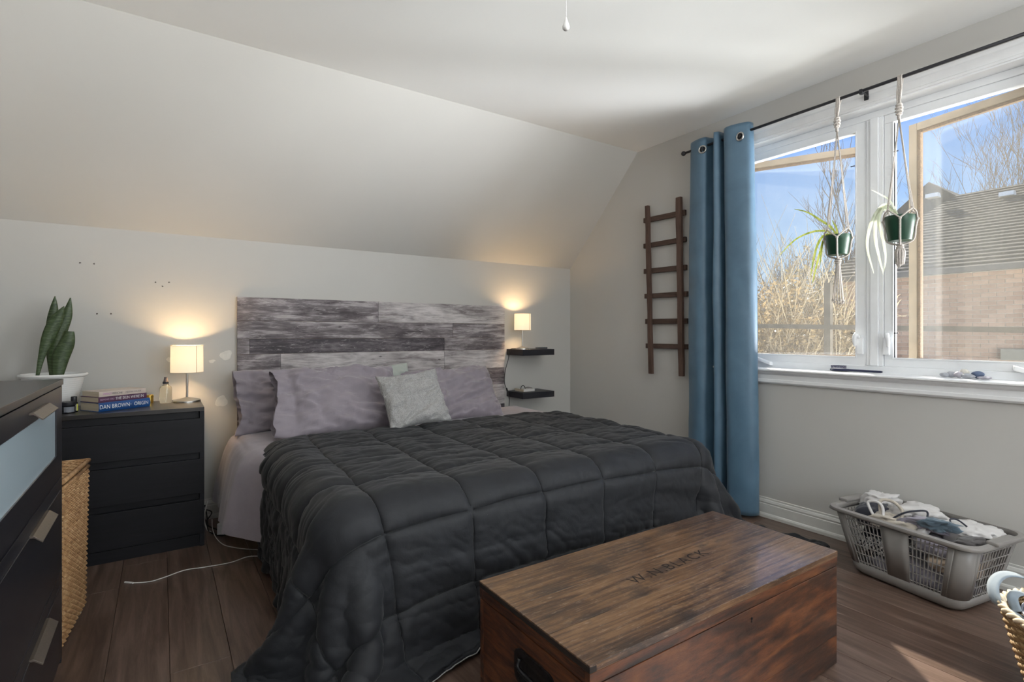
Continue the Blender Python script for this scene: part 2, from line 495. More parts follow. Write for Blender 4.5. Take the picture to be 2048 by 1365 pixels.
# jamb liner
m = MB(); m.box(XR-0.002, 3.42, y1-0.02, y1, z0, z1); m.box(XR-0.002, 3.42, y0, y0+0.02, z0, z1); m.box(XR-0.002, 3.42, y0, y1, z1-0.02, z1)
m.build('jamb_liner', m_white, win)
# stool with rounded nose, and moulded apron below
m = MB().prism([(FX+0.05,0,0.935),(3.175,0,0.935),(3.168,0,0.940),(3.168,0,0.947),(3.175,0,0.952),(FX+0.05,0,0.954)], (0, y0-0.10, 0), (0, y1-y0+0.20, 0))
m.build('sill', m_white, win, recalc=True)
m = MB().prism([(XR,0,0.935),(3.186,0,0.935),(3.186,0,0.928),(3.196,0,0.918),(3.206,0,0.912),(3.206,0,0.885),(3.202,0,0.881),(3.202,0,0.866),(3.212,0,0.856),(XR,0,0.854)], (0, y0-0.085, 0), (0, y1-y0+0.17, 0))
m.build('apron', m_white, win, recalc=True)
# vinyl frame members with stepped faces
def bar_y(name, ya, yb, za, zb, xs=FX, dep=0.085, step=0.0, bev=0.004):
    return MB().box(xs, xs+dep, ya, yb, za, zb).build(name, m_pvc, win, bevel=bev)
bar_y('frame_head', y0+0.02, y1-0.02, 2.372, z1-0.02)
bar_y('frame_base', y0+0.02, y1-0.02, 0.952, 0.992)
bar_y('frame_jamb', y1-0.055, y1-0.02, 0.992, 2.372)
bar_y('frame_jamb', y0+0.02, y0+0.055, 0.992, 2.372)
MB().box(FX-0.006, FX+0.085, 1.322-0.020, 1.322+0.020, 0.992, 2.372).build('mullion', m_pvc, win, bevel=0.003)
for k in (-1, 1):
    MB().box(FX+0.002, FX+0.085, 1.322+k*0.020, 1.322+k*0.042, 0.992, 2.372).build('mullion_rib', m_pvc, win, bevel=0.003)
for (a, b, c, d) in (P1L, P1R):
    f = MB()
    xa, xb = FX+0.008, FX+0.05
    w = 0.052
    ya, yb = (1.366, y1-0.055) if a > 1.3 else (y0+0.055, 1.278)
    f.box(xa, xb, ya, yb, d, 2.372); f.box(xa, xb, ya, yb, 0.992, c)
    f.box(xa, xb, ya, a, c, d); f.box(xa, xb, b, yb, c, d)
    sf = f.build('inner_frame', m_pvc, win, bevel=0.0025)
    MB().box(xa+0.018, xa+0.019, a-0.004, b+0.004, c-0.004, d+0.004).build('screen', m_screen, win)
    t_ = 0.007
    g = MB(); g.box(xa-0.003, xa+0.02, a-t_, a, c-t_, d+t_).box(xa-0.003, xa+0.02, b, b+t_, c-t_, d+t_).box(xa-0.003, xa+0.02, a, b, d, d+t_).box(xa-0.003, xa+0.02, a, b, c-t_, c)
    g.build('screen_bead', m_pvc, win, bevel=0.001)
# black pull tabs on the screens
for (yy, zz) in ((1.428, 1.175), (1.226, 1.175), (1.226, 2.16), (1.428, 2.135)):
    k = 1 if yy > 1.3 else -1
    MB().tube([(FX+0.004, yy-0.004*k, zz), (FX+0.004, yy+0.012*k, zz), (FX+0.004, yy+0.016*k, zz)], [0.0035, 0.0025, 0.0042], 8).build('screen_tab', m_black, win)

# opened outer sashes, tan outside
def sash(hy, sgn, ang, Wd, z_b):
    """hinge at (hx, hy); sgn +1 : sash runs towards +y when shut"""
    hx = FX + 0.085; z_a = 0.978
    d = Vector((math.sin(ang), sgn*math.cos(ang), 0)); nn = Vector((math.cos(ang), -sgn*math.sin(ang), 0))
    o = Vector((hx, hy, 0)); th = 0.021; w = 0.042
    root = None
    def bar(name, s0, s1, a, b):
        c = o + d*((s0+s1)/2) + Vector((0,0,(a+b)/2)) + nn*th
        return MB().obox(c, d*((s1-s0)/2), nn*th, Vector((0,0,(b-a)/2))).build(name, m_tan, win, bevel=0.004, recalc=True)
    bar('sash_stile', 0, w, z_a, z_b); bar('sash_stile', Wd-w, Wd, z_a, z_b)
    bar('sash_rail', w, Wd-w, z_b-w, z_b); bar('sash_rail', w, Wd-w, z_a, z_a+w)
    m_ = MB()
    for (s0, s1, a, b) in ((w, w+0.014, z_a+w, z_b-w), (Wd-w-0.014, Wd-w, z_a+w, z_b-w), (w, Wd-w, z_b-w-0.014, z_b-w), (w, Wd-w, z_a+w, z_a+w+0.014)):
        m_.obox(o + d*((s0+s1)/2) + Vector((0,0,(a+b)/2)) + nn*th, d*((s1-s0)/2), nn*0.012, Vector((0,0,(b-a)/2)))
    m_.build('glazing_bead', m_tanbead, win, recalc=True)
    c = o + d*(Wd/2) + Vector((0,0,(z_a+z_b)/2)) + nn*th
    MB().obox(c, d*(Wd/2-w-0.004), nn*0.003, Vector((0,0,(z_b-z_a)/2-w-0.004))).build('pane', m_glass, win, recalc=True)
m_tanbead = plain('brown_bead', (0.16,0.10,0.05), 0.7, var=0.5, scale=140)
sash(y1-0.045, -1, math.radians(25), 0.76, 2.362); sash(y0+0.045, 1, math.radians(11.5), 0.655, 2.350)

# lever latches on the mullion, fold-away cranks on the base
for k, yy in ((1, 1.392), (-1, 1.262)):
    h = MB().box(FX-0.014, FX+0.008, yy-0.016, yy+0.016, 1.055, 1.150).build('latch', m_pvc, win, bevel=0.005)
    pts = smooth_path([(FX-0.010, yy+0.006*k, 1.150), (FX-0.030, yy+0.012*k, 1.168), (FX-0.034, yy+0.018*k, 1.140), (FX-0.030, yy+0.016*k, 1.100)], 4)
    lv = MB().tube(pts, [0.011]*(len(pts)-5)+[0.011,0.010,0.009,0.008,0.006], 8).build('lever', m_pvc, win, smooth=True)
for yy, k in ((1.965, 1), (0.690, -1)):
    b = MB().prism([(FX-0.002, yy-0.06, 0.965), (FX-0.030, yy-0.055, 0.968), (FX-0.034, yy, 0.985), (FX-0.030, yy+0.05, 1.000), (FX-0.002, yy+0.06, 1.005)], (0,0,0), (0,0,0.022))
    b.build('crank', m_pvc, win, bevel=0.005, recalc=True)

# ------------------------------------------------------------------ unseen windows added on the camera's side for the fill lights
def added_window(name, rect, normal):
    w_ = thing(name, None, None, (XR if normal == 'x' else (rect[0]+rect[1])/2, (rect[0]+rect[1])/2 if normal == 'x' else YF, rect[2])); struct(w_)
    a, b, c, d = rect; t_ = 0.06
    def bx(m_, p, q, r, s, d0, d1):
        if normal == 'x': m_.box(XR+d0, XR+d1, p, q, r, s)
        else: m_.box(p, q, YF-d1, YF-d0, r, s)
    m_ = MB(); bx(m_, a, b, d-t_, d, 0.03, 0.10); bx(m_, a, b, c, c+t_, 0.03, 0.10); bx(m_, a, a+t_, c+t_, d-t_, 0.03, 0.10); bx(m_, b-t_, b, c+t_, d-t_, 0.03, 0.10)
    mid = (a+b)/2; bx(m_, mid-0.03, mid+0.03, c+t_, d-t_, 0.03, 0.10)
    m_.build('window_frame', m_pvc, w_)
    for (p, q) in ((a+t_, mid-0.03), (mid+0.03, b-t_)):
        g = MB(); bx(g, p, q, c+t_, d-t_, 0.06, 0.064); g.build('pane', m_glass, w_)
    s_ = MB(); bx(s_, a-0.06, b+0.06, c-0.03, c, -0.04, 0.06); s_.build('sill', m_white, w_)
added_window('added_window_2', W2, 'x')
added_window('added_window_3', W3, 'y')
# ------------------------------------------------------------------ headboard of weathered planks
def weathered(name, lo, mid, hi, seed, streak=1.0):
    t = NT(name); c = t.coords((1.3, 6, 9), rnd=13.0); c2 = t.coords((5, 20, 110), rnd=5.0); c3 = t.coords((2.2, 3, 3.5), rnd=9.0)
    g = t.noise(c, 2.6, 7, 0.68, 0.9); f = t.noise(c2, 2.0, 6, 0.75, 0.3); k = t.noise(c3, 2.2, 3, 0.55)
    v = t.math('ADD', t.math('MULTIPLY', g, 0.55), t.math('MULTIPLY', f, 0.25)); v = t.math('ADD', v, t.math('MULTIPLY', k, 0.30))
    base = t.ramp(v, [(0.45, lo), (0.55, mid), (0.645, hi)])
    # fine dark cracks along the grain
    c4 = t.coords((1.6, 30, 60), rnd=3.0); cr = t.noise(c4, 2.0, 5, 0.8, 0.6)
    base = t.mix(t.ramp(cr, [(0.30, 0.85*streak), (0.43, 0.0)]), base, (0.040,0.034,0.038))
    sc_ = t.noise(t.coords((6, 20, 26), rnd=23.0), 2.4, 6, 0.75, 0.8)
    base = t.mix(t.ramp(sc_, [(0.56, 0.0), (0.66, 0.45)]), base, (0.62,0.58,0.585))
    # knots
    vo = t.n('ShaderNodeTexVoronoi'); vo.inputs['Scale'].default_value = 1.0; t.l(t.coords((4.2, 1, 10), rnd=11.0), vo.inputs['Vector'])
    base = t.mix(t.ramp(vo.outputs['Distance'], [(0.035, 0.8), (0.075, 0.0)]), base, (0.05,0.04,0.04))
    t.set(base, 0.62, 0, Specular_IOR_Level=0.35); t.bump(v, 0.18, 0.004)
    return t.m
m_wl = weathered('weathered_pale', (0.20,0.175,0.178), (0.43,0.395,0.40), (0.64,0.60,0.60), 1, 0.9)
m_wm = weathered('weathered_grey', (0.075,0.062,0.068), (0.185,0.16,0.17), (0.47,0.43,0.44), 2)
m_wd = weathered('weathered_dark', (0.045,0.038,0.045), (0.080,0.068,0.078), (0.21,0.185,0.20), 3)
m_edge = plain('pinkish_edge', (0.52,0.40,0.33), 0.6)
HX0, HX1, HY = 0.407, 2.470, 3.832
hb = thing('headboard', 'wide plank headboard of weathered grey boards on the wall behind the bed', 'headboard', ((HX0+HX1)/2, HY, 0.40))
MB().box(HX0+0.002, HX1-0.002, HY+0.004, YB-0.001, 0.40, 1.412).build('backing_panel', m_edge, hb)
xu = lambda u: on_y(u, 660, HY).x
rows = [(1.412, 1.257, [(HX0, xu(756), m_wm), (xu(756), HX1, m_wl)]),
        (1.257, 1.138, [(HX0, xu(905), m_wm), (xu(905), HX1, m_wm)]),
        (1.138, 1.037, [(HX0, xu(499), m_wm), (xu(499), xu(888), m_wd), (xu(888), HX1, m_wm)]),
        (1.037, 0.880, [(HX0, xu(561), m_wm), (xu(561), xu(888), m_wl), (xu(888), HX1, m_wl)]),
        (0.880, 0.740, [(HX0, 1.3, m_wl), (1.3, HX1, m_wm)]),
        (0.740, 0.570, [(HX0, 1.0, m_wm), (1.0, HX1, m_wl)]),
        (0.570, 0.400, [(HX0, HX1, m_wd)])]
random.seed(2)
for (zt, zb, ps) in rows:
    for (a, b, mt) in ps:
        pr = random.uniform(0.0, 0.002)
        MB().box(a+0.0007, b-0.0007, HY-0.006-pr, HY+0.004, zb+0.0007, zt-0.0007).build('plank', mt, hb, bevel=0.0012, seg=1)

# ------------------------------------------------------------------ bed
BX0, BX1, BY0, BY1 = 0.475, 2.415, 1.77, 3.81      # mattress plan
BZ = 0.545
m_mat = plain('mattress_ticking', (0.55,0.53,0.52), 0.9, var=0.03)
m_base = cloth('black_base_cloth', (0.014,0.014,0.016), (0.022,0.022,0.025), 0.9)
bed = thing('bed', 'king size bed with dark base under grey bedding and black comforter', 'bed', ((BX0+BX1)/2, (BY0+BY1)/2, 0))
MB().box(BX0, BX1, BY0, BY1, 0.30, BZ).build('mattress', m_mat, bed, bevel=0.05, seg=4, smooth=True)
MB().box(BX0+0.02, BX1-0.02, BY0+0.02, BY1, 0.12, 0.30).build('bed_base', m_base, bed, bevel=0.01)
for (lx, ly) in ((BX0+0.1, BY0+0.12), (BX1-0.1, BY0+0.12), (BX0+0.1, BY1-0.1), (BX1-0.1, BY1-0.1)):
    MB().tube([(lx, ly, 0), (lx, ly, 0.12)], 0.03, 12).build('leg', m_black, bed)

# ------------------------------------------------------------------ draped cloths : small position-based solver
def drape(xs, ys, zt, box, pad, rad, steps=220, iters=8, bend=0.25, pin_rows=1, seed=0, floor_z=0.012, wob=0.004):
    """cloth laid flat over a bed-shaped solid; xs, ys : rest coordinates of the grid; box=(x0,x1,y0,y1,z)"""
    rs = np.random.RandomState(seed)
    nx, ny = len(xs), len(ys)
    P = np.zeros((ny, nx, 3)); P[..., 0] = xs[None, :]; P[..., 1] = ys[:, None]; P[..., 2] = zt + 0.02
    P[..., :] += rs.randn(ny, nx, 3)*wob
    dx = abs(xs[1]-xs[0]); dy = abs(ys[1]-ys[0])
    V = np.zeros_like(P)
    x0, x1, y0, y1, bz = box
    c = np.array([(x0+x1)/2, (y0+y1)/2, bz/2]); half = np.array([(x1-x0)/2, (y1-y0)/2, bz/2]) + pad
    inv = np.ones((ny, nx, 1)); inv[:pin_rows] = 0.0
    out_ = (xs < x0+0.16) | (xs > x1-0.16); inv[:pin_rows, out_] = 1.0
    keep = np.where(~out_)[0]
    pin = P[:pin_rows][:, keep].copy(); pin[..., 2] = np.minimum(pin[..., 2], zt)
    def con(A, B, wa, wb, L, k):
        d = B-A; l = np.linalg.norm(d, axis=2, keepdims=True); w = wa+wb
        corr = k*d*(l-L)/np.maximum(l*w, 1e-9)
        return A+corr*wa, B-corr*wb
    def solve(ax, st, L, k):
        for s0 in range(2*st if st > 1 else 2):
            # colour classes so no vertex is written twice
            n = nx if ax == 1 else ny
            i = np.arange(n-st); i = i[(i % (2*st)) == s0] if st > 1 else i[(i % 2) == s0]
            if len(i) == 0: continue
            if ax == 1:
                A, B = con(P[:, i], P[:, i+st], inv[:, i], inv[:, i+st], L, k); P[:, i] = A; P[:, i+st] = B
            else:
                A, B = con(P[i], P[i+st], inv[i], inv[i+st], L, k); P[i] = A; P[i+st] = B
    dg = math.hypot(dx, dy)
    def shear(k):
        for s0 in (0, 1):
            for s1 in (0, 1):
                for di in (1, -1):
                    i = np.arange(s0, ny-1, 2); j = np.arange(s1, nx-1, 2)
                    if di == 1: I, J = np.meshgrid(i, j, indexing='ij'); a = (I, J); b = (I+1, J+1)
                    else: I, J = np.meshgrid(i, j, indexing='ij'); a = (I+1, J); b = (I, J+1)
                    A, B = con(P[a], P[b], inv[a], inv[b], dg, k); P[a] = A; P[b] = B
    def collide():
        q = P - c; a = np.abs(q) - (half - rad)
        m_ = np.maximum(a, 0); outl = np.linalg.norm(m_, axis=2); d = outl + np.minimum(a.max(2), 0) - rad
        ins = d < 0
        if ins.any():
            n = np.where(outl[..., None] > 1e-7, m_/np.maximum(outl[..., None], 1e-7), (a == a.max(2, keepdims=True)).astype(float))*np.sign(q)
            P[ins] -= (d[..., None]*n)[ins]
            V[ins] *= 0.5
        lo = P[..., 2] < floor_z
        P[..., 2][lo] = floor_z; V[lo] *= 0.4
    dt = 1/60.0
    for s in range(steps):
        V[..., 2] -= 9.8*dt; V *= 0.985
        old = P.copy(); P += V*dt*inv
        for it in range(iters):
            solve(1, 1, dx, 1.0); solve(0, 1, dy, 1.0); shear(0.5)
            if it % 2 == 0:
                solve(1, 2, 2*dx, bend); solve(0, 2, 2*dy, bend)
            collide()
            P[:pin_rows, keep] = pin
        V = (P-old)/dt
        V *= 0.97
    return P

# lilac flat sheet showing at the head and hanging down the bed's sides
m_sheet = cloth('lilac_sheet', (0.30,0.262,0.30), (0.36,0.318,0.36), 0.85, wrinkle=0.2, bump=0.2)
def sheet_line(y, n=120):
    """cross-section of the sheet at depth y, from the left hem over the bed to the right hem"""
    L = [(0.266, 0.17), (0.272, 0.23), (0.292, 0.35), (0.322, 0.47), (0.372, 0.540), (0.47, 0.563), (0.9, 0.562), (1.45, 0.560), (2.0, 0.562), (2.40, 0.566), (2.50, 0.545), (2.56, 0.47), (2.60, 0.34), (2.62, 0.20), (2.64, 0.10)]
    return catmull(np.array(L), n//14)
rows_ = []; Yq = np.linspace(3.66, 2.70, 70)
for y in Yq:
    A_ = sheet_line(y); rows_.append(np.stack([A_[:, 0], np.full(len(A_), y), A_[:, 1]], axis=1))
S = np.array(rows_)
uu, vv = np.meshgrid(np.linspace(0, 3.4, S.shape[1]), np.linspace(0, 0.8, S.shape[0]))
dp = np.clip((0.56-S[..., 2])/0.5, 0, 1)
tuck = np.clip((3.05-S[..., 1])/0.30, 0, 1)
S[..., 0] += dp*0.05*fbm(vv*9, uu*0.8, 7, 3)*(1-tuck)
S[..., 0] = np.where(S[..., 0] < 1, S[..., 0]*(1-tuck) + np.maximum(S[..., 0], 0.445)*tuck, S[..., 0]*(1-tuck) + np.minimum(S[..., 0], 2.445)*tuck)
S[..., 2] += -0.012*tuck
S[..., 1] += dp*0.03*fbm(vv*5, uu*2, 17, 2)
S[..., 2] += (1-dp)*(0.010*fbm(uu*7, vv*7, 5, 4)+0.004) + dp*0.04*fbm(vv*4+3, uu*0, 27, 2)
S[..., 2] = np.maximum(S[..., 2], 0.02)
sheet = MB().grid(S).build('bed_sheet', m_sheet, None, smooth=True)
tag(sheet, 'lilac grey sheet over the mattress, hanging beside the dark chest of drawers', 'sheet')

# black quilted comforter
def comforter_mat():
    t = NT('black_comforter'); c = t.coords((1,1,1)); w = t.noise(c, 14, 6, 0.62, 0.6); f = t.noise(c, 700, 2)
    d = t.noise(c, 160, 2, 0.5)
    col = t.ramp(w, [(0.3, (0.0140,0.0148,0.0175)), (0.7, (0.0195,0.0208,0.0250))])
    lint = t.ramp(d, [(0.755, 0.0), (0.80, 0.5)])
    t.set(t.mix(lint, col, (0.16,0.16,0.16)), 0.62, 0, Sheen_Weight=0.10, Sheen_Roughness=0.4, Specular_IOR_Level=0.30)
    t.bump(t.math('ADD', t.math('MULTIPLY', w, 1.0), t.math('MULTIPLY', f, 0.06)), 0.22, 0.012)
    return t.m
m_comf = comforter_mat()
CX0, CX1 = 1.447-1.465, 1.447+1.48
CY0, CY1 = 3.05, 1.285
xs = np.linspace(CX0, CX1, 86); ys = np.linspace(CY0, CY1, 54)
C = drape(xs, ys, BZ+0.045, (BX0, BX1, BY0, BY1, BZ), 0.042, 0.115, steps=230, iters=8, bend=0.35, pin_rows=2, seed=8, floor_z=0.02)
K = 5
C = catmull(catmull(C, K).transpose(1,0,2), K).transpose(1,0,2)
uu, vv = np.meshgrid(np.linspace(CX0, CX1, C.shape[1]), np.linspace(CY0, CY1, C.shape[0]))
# the stiff filling makes the far side stand away from the bed like a tent
_dr = np.clip((0.52-C[..., 2])/0.5, 0, 1)
C[..., 0] += np.where(C[..., 0] > BX1, 0.17*_dr**1.2*np.clip((2.9-vv)/0.9, 0.25, 1), 0)
C[..., 0] -= np.where(C[..., 0] < BX0, 0.0*_dr, 0)
for _ in range(2):
    C[1:-1, 1:-1] = 0.5*C[1:-1, 1:-1] + 0.125*(C[:-2, 1:-1]+C[2:, 1:-1]+C[1:-1, :-2]+C[1:-1, 2:])
NC = grid_normals(C)
if NC[..., 2].mean() < 0: NC = -NC
SP = 0.317
wav = 0.012*fbm(vv*4, uu*3, 31, 2)
a = np.abs(((uu-0.353+wav+SP/2) % SP) - SP/2)
tsp = np.array([3.05, 2.73, 2.41, 2.09, 1.815, 1.56, 1.30])
b = np.min(np.abs((vv + 0.015*fbm(uu*3, vv*3, 41, 2))[..., None]-tsp), axis=2)
puff = (1-np.exp(-a/0.034))*(1-np.exp(-b/0.032))
# gathers running away from the stitching, and loose crumples on the top
gath = np.exp(-a/0.05)*fbm(vv*26, uu*6, 51, 3)*0.011 + np.exp(-b/0.045)*fbm(uu*26, vv*6, 61, 3)*0.009
head = np.clip((vv-1.85)/0.5, 0, 1)
wv1 = fbm(vv*15+2.5*fbm(uu*3, vv*3, 77, 2), uu*4.0, 71, 4)
wv2 = np.abs(fbm(vv*24+3*fbm(uu*4, vv*4, 78, 2), uu*6.0+5, 74, 3))
crump = (0.30+0.70*head)*(wv1*0.012 - wv2*0.022 + 0.004) + fbm(uu*5, vv*5, 81, 3)*0.006
drop = np.clip((0.5-C[..., 2])/0.2, 0, 1)
side = drop*(fbm(uu*1.2+vv*14, C[..., 2]*2.5, 91, 3)*0.018 - np.abs(fbm(uu*13+vv*13, C[..., 2]*4, 95, 3))*0.011)
line = -0.010*np.exp(-(np.minimum(a, b)/0.011)**2)
C = C + NC*(((0.017-0.008*drop)*puff + gath + crump*puff + side + line)[..., None])
C[..., 2] = np.maximum(C[..., 2], 0.012)
cf = MB().grid(C).build('comforter', m_comf, None, smooth=True)
tag(cf, 'black box-quilted comforter spread over the bed and draping to the floor', 'comforter')
sol = cf.modifiers.new('thick', 'SOLIDIFY'); sol.thickness = 0.018; sol.offset = -1
m_hem = plain('pale_hem', (0.30,0.29,0.29), 0.8)
hem = [tuple(p) for p in C[-1, ::3]]
MB().tube(hem, 0.0022, 5).build('hem_piping', m_hem, cf, smooth=True)

# ------------------------------------------------------------------ pillows
def pillow(name, W, H, Tk, loc, mat, label, cat='pillow', lean=35, yaw=0, roll=0, seed=1, flap=None, group=None, wr=1.0, pinch=0.05, plump=0.5, nx=60, ny=44):
    umax = 1.0 + (0.26 if flap else 0.0)
    us = np.linspace(-1, umax, nx); vs_ = np.linspace(-1, 1, ny)
    U, V_ = np.meshgrid(us, vs_)
    Uc = np.clip(U, -1, 1)
    ex = np.sqrt(np.maximum(0, 1-np.abs(V_)**3))
    prof_u = np.where(U < 0, (1-np.abs(Uc)**4), (1-np.abs(Uc)**4) if not flap else np.maximum(1-np.abs(Uc)**4, 0.17))
    prof = np.maximum(prof_u, 0)**plump * np.maximum(1-np.abs(V_)**4, 0)**plump
    X = W/2*(U - np.sign(U)*pinch*np.minimum(np.abs(U), 1)**6*np.cos(V_*PI/2))
    Y = H/2*(V_ - np.sign(V_)*pinch*1.6*np.abs(V_)**6*np.cos(Uc*PI/2))
    out = []
    edge = np.maximum(np.abs(Uc), np.abs(V_))**4
    for sgn in (1, -1):
        n1 = fbm(U*3.2+1.5*fbm(U*1.3, V_*1.3, seed, 2), V_*2.4+sgn, seed+3, 4)
        n2 = fbm(U*2.0-V_*4.0, U*1.2+V_*1.0+5, seed+9, 3)
        rid = -np.abs(n2)*0.065*wr - np.abs(fbm(U*5+V_*2, V_*5-U*1.5, seed+41, 3))*0.022*wr
        gather = edge*(U < 0.9 if flap else 1)*fbm(U*12, V_*12, seed+13, 2)*0.022*wr
        Z = sgn*(Tk/2*prof + (n1*0.034*wr + rid + gather + 0.008*wr)*np.minimum(prof*2, 1))
        if flap:
            past = np.clip((U-1)/0.26, 0, 1)
            Z = Z + past*sgn*0.012*np.maximum(1-np.abs(V_)**4, 0) + past*0.03*fbm(V_*3.0, U*2, seed+21, 2)
            Yp = Y*(1-0.05*past) + past*0.02*fbm(U*2, V_*3, seed+22, 2)
            stitch = -0.004*np.exp(-((U-0.97)/0.012)**2)
            Z = Z + sgn*stitch
        else: Yp = Y
        out.append(np.stack([X + (0.035*fbm(V_*1.8, U*0, seed+31, 2) if flap else 0)*np.clip((U-1)*8, 0, 1), Yp, Z], axis=2))
    L, Yw, R_ = math.radians(lean), math.radians(yaw), math.radians(roll)
    Rm = Matrix.Rotation(Yw, 3, 'Z') @ Matrix(((1,0,0),(0,math.sin(L),-math.cos(L)),(0,math.cos(L),math.sin(L)))) @ Matrix.Rotation(R_, 3, 'Z')
    Rn = np.array(Rm)
    m_ = MB()
    for sgn, A in zip((1, -1), out):
        if flap and flap < 0: A = A.copy(); A[..., 0] *= -1
        Wd = A @ Rn.T + np.array(loc)
        m_.grid(Wd, flip=(sgn < 0) ^ (bool(flap) and flap < 0))
    ob = m_.build(name, mat, None, smooth=True, merge=True)
    return tag(ob, label, cat, group)
m_pil = cloth('mauve_pillowcase', (0.27,0.235,0.270), (0.315,0.275,0.310), 0.72, wrinkle=0.22, bump=0.22, sheen=0.4)
m_pil2 = cloth('sage_pillowcase', (0.40,0.44,0.40), (0.46,0.49,0.45), 0.8)
def linen(name, c1, c2):
    t = NT(name); c = t.coords((1, 1, 1)); w1 = t.n('ShaderNodeTexWave'); w1.inputs['Scale'].default_value = 75; w1.inputs['Distortion'].default_value = 2.5; w1.inputs['Detail'].default_value = 3
    w1.bands_direction = 'X'; t.l(c, w1.inputs['Vector'])
    w2 = t.n('ShaderNodeTexWave'); w2.inputs['Scale'].default_value = 75; w2.inputs['Distortion'].default_value = 2.5; w2.inputs['Detail'].default_value = 3
    w2.bands_direction = 'Z'; t.l(c, w2.inputs['Vector'])
    n = t.noise(c, 130, 3, 0.7)
    v = t.math('ADD', t.math('MULTIPLY', t.math('ADD', w1.outputs[1], w2.outputs[1]), 0.25), t.math('MULTIPLY', n, 0.6))
    t.set(t.ramp(v, [(0.3, c1), (0.75, c2)]), 0.95, 0, Sheen_Weight=0.2); t.bump(v, 0.35, 0.004)
    return t.m
m_lin = linen('grey_linen', (0.17,0.165,0.165), (0.52,0.51,0.50))
ZB = BZ + 0.015
pillow('pillow', 0.66, 0.42, 0.19, (0.775, 3.645, ZB+0.190), m_pil, 'mauve pillow at the back, next to the chest of drawers, against the headboard', lean=22, yaw=4, seed=11, flap=-1)
pillow('pillow', 0.94, 0.44, 0.085, (1.06, 3.49, ZB+0.185), m_pil2, 'sage green pillow mostly hidden between the mauve pillows', lean=30, yaw=5, roll=3.5, seed=17, wr=0.7)
pillow('pillow', 0.70, 0.47, 0.22, (0.965, 3.30, ZB+0.205), m_pil, 'large mauve pillow leaning in front, partly behind the grey cushion', lean=36, yaw=2, seed=23, flap=-1)
pillow('pillow', 0.74, 0.45, 0.22, (1.775, 3.47, ZB+0.165), m_pil, 'mauve pillow leaning on the headboard next to the floating shelves', lean=36, yaw=-3, roll=2, seed=37)
pillow('cushion', 0.40, 0.37, 0.13, (1.285, 3.01, ZB+0.212), m_lin, 'small square pale grey linen cushion in front of the pillows', 'cushion', lean=30, yaw=-3, roll=6, seed=45, wr=0.55, pinch=0.09)
# ------------------------------------------------------------------ three-drawer chest beside the bed
NX0, NX1, NY0, NZ = -0.606, 0.197, 3.368, 0.766
ch = thing('chest_of_drawers', 'low black-brown three-drawer chest beside the bed with lamp and books on top', 'drawers', ((NX0+NX1)/2, (NY0+YB)/2, 0))
YW = YB - 0.026
m_top_lamplit = wood('black_brown_top_lamplit', [(0.25, (0.014,0.012,0.012)), (0.6, (0.024,0.021,0.020)), (0.85, (0.038,0.033,0.030))], (1,14,14), 3, 0.30, 0.06, spec=0.7)  # wood colour lightened and warmed to carry the lamp's reflection on the top
MB().box(NX0, NX1, NY0, YW, NZ-0.022, NZ).build('top', m_top_lamplit, ch, bevel=0.0015)
MB().box(NX0, NX0+0.022, NY0+0.001, YW, 0, NZ-0.022).build('side_panel', m_blackbrown_y, ch, bevel=0.001)
MB().box(NX1-0.022, NX1, NY0+0.001, YW, 0, NZ-0.022).build('side_panel', m_blackbrown_y, ch, bevel=0.001)
MB().box(NX0+0.022, NX1-0.022, NY0+0.045, YW, 0.04, NZ-0.022).build('carcass', m_dark, ch)
MB().box(NX0+0.022, NX1-0.022, NY0+0.012, NY0+0.03, 0.0, 0.062).build('plinth', m_blackbrown, ch, bevel=0.001)
for (zb, zt) in ((0.068, 0.255), (0.292, 0.480), (0.517, 0.705)):
    d = MB().box(NX0+0.004, NX1-0.004-0.0, NY0-0.001, NY0+0.018, zb, zt).build('drawer', m_blackbrown, ch, bevel=0.0015)
    MB().box(NX0+0.024, NX1-0.024, NY0+0.024, NY0+0.03, zt, zt+0.036).build('grip_recess', m_blackbrown, ch)

ZT = NZ + 0.0005
def on_chest(u, v):
    p = on_z(u, v, 0.782); p.z = ZT; return p

# ------------------------------------------------------------------ table lamps
def shade_mat():
    t = NT('lit_paper_shade'); t.t.nodes.remove(t.p)
    tl = t.n('ShaderNodeBsdfTranslucent'); tl.inputs[0].default_value = (0.74,0.70,0.60,1)
    di = t.n('ShaderNodeBsdfDiffuse'); di.inputs[0].default_value = (0.86,0.83,0.76,1)
    em = t.n('ShaderNodeEmission'); em.inputs[0].default_value = (1.0,0.90,0.70,1); em.inputs[1].default_value = 0.30
    mx = t.n('ShaderNodeMixShader'); mx.inputs[0].default_value = 0.5
    t.l(tl.outputs[0], mx.inputs[1]); t.l(di.outputs[0], mx.inputs[2])
    ad = t.n('ShaderNodeAddShader'); t.l(mx.outputs[0], ad.inputs[0]); t.l(em.outputs[0], ad.inputs[1]); t.l(ad.outputs[0], t.out.inputs[0])
    return t.m
m_shade = shade_mat()
m_seam = plain('shade_seam', (0.55,0.45,0.30), 0.8)
t = NT('lit_bulb'); t.set((1,1,1), 0.5, Emission_Color=(1.0,0.78,0.45), Emission_Strength=6.0); m_bulb = t.m
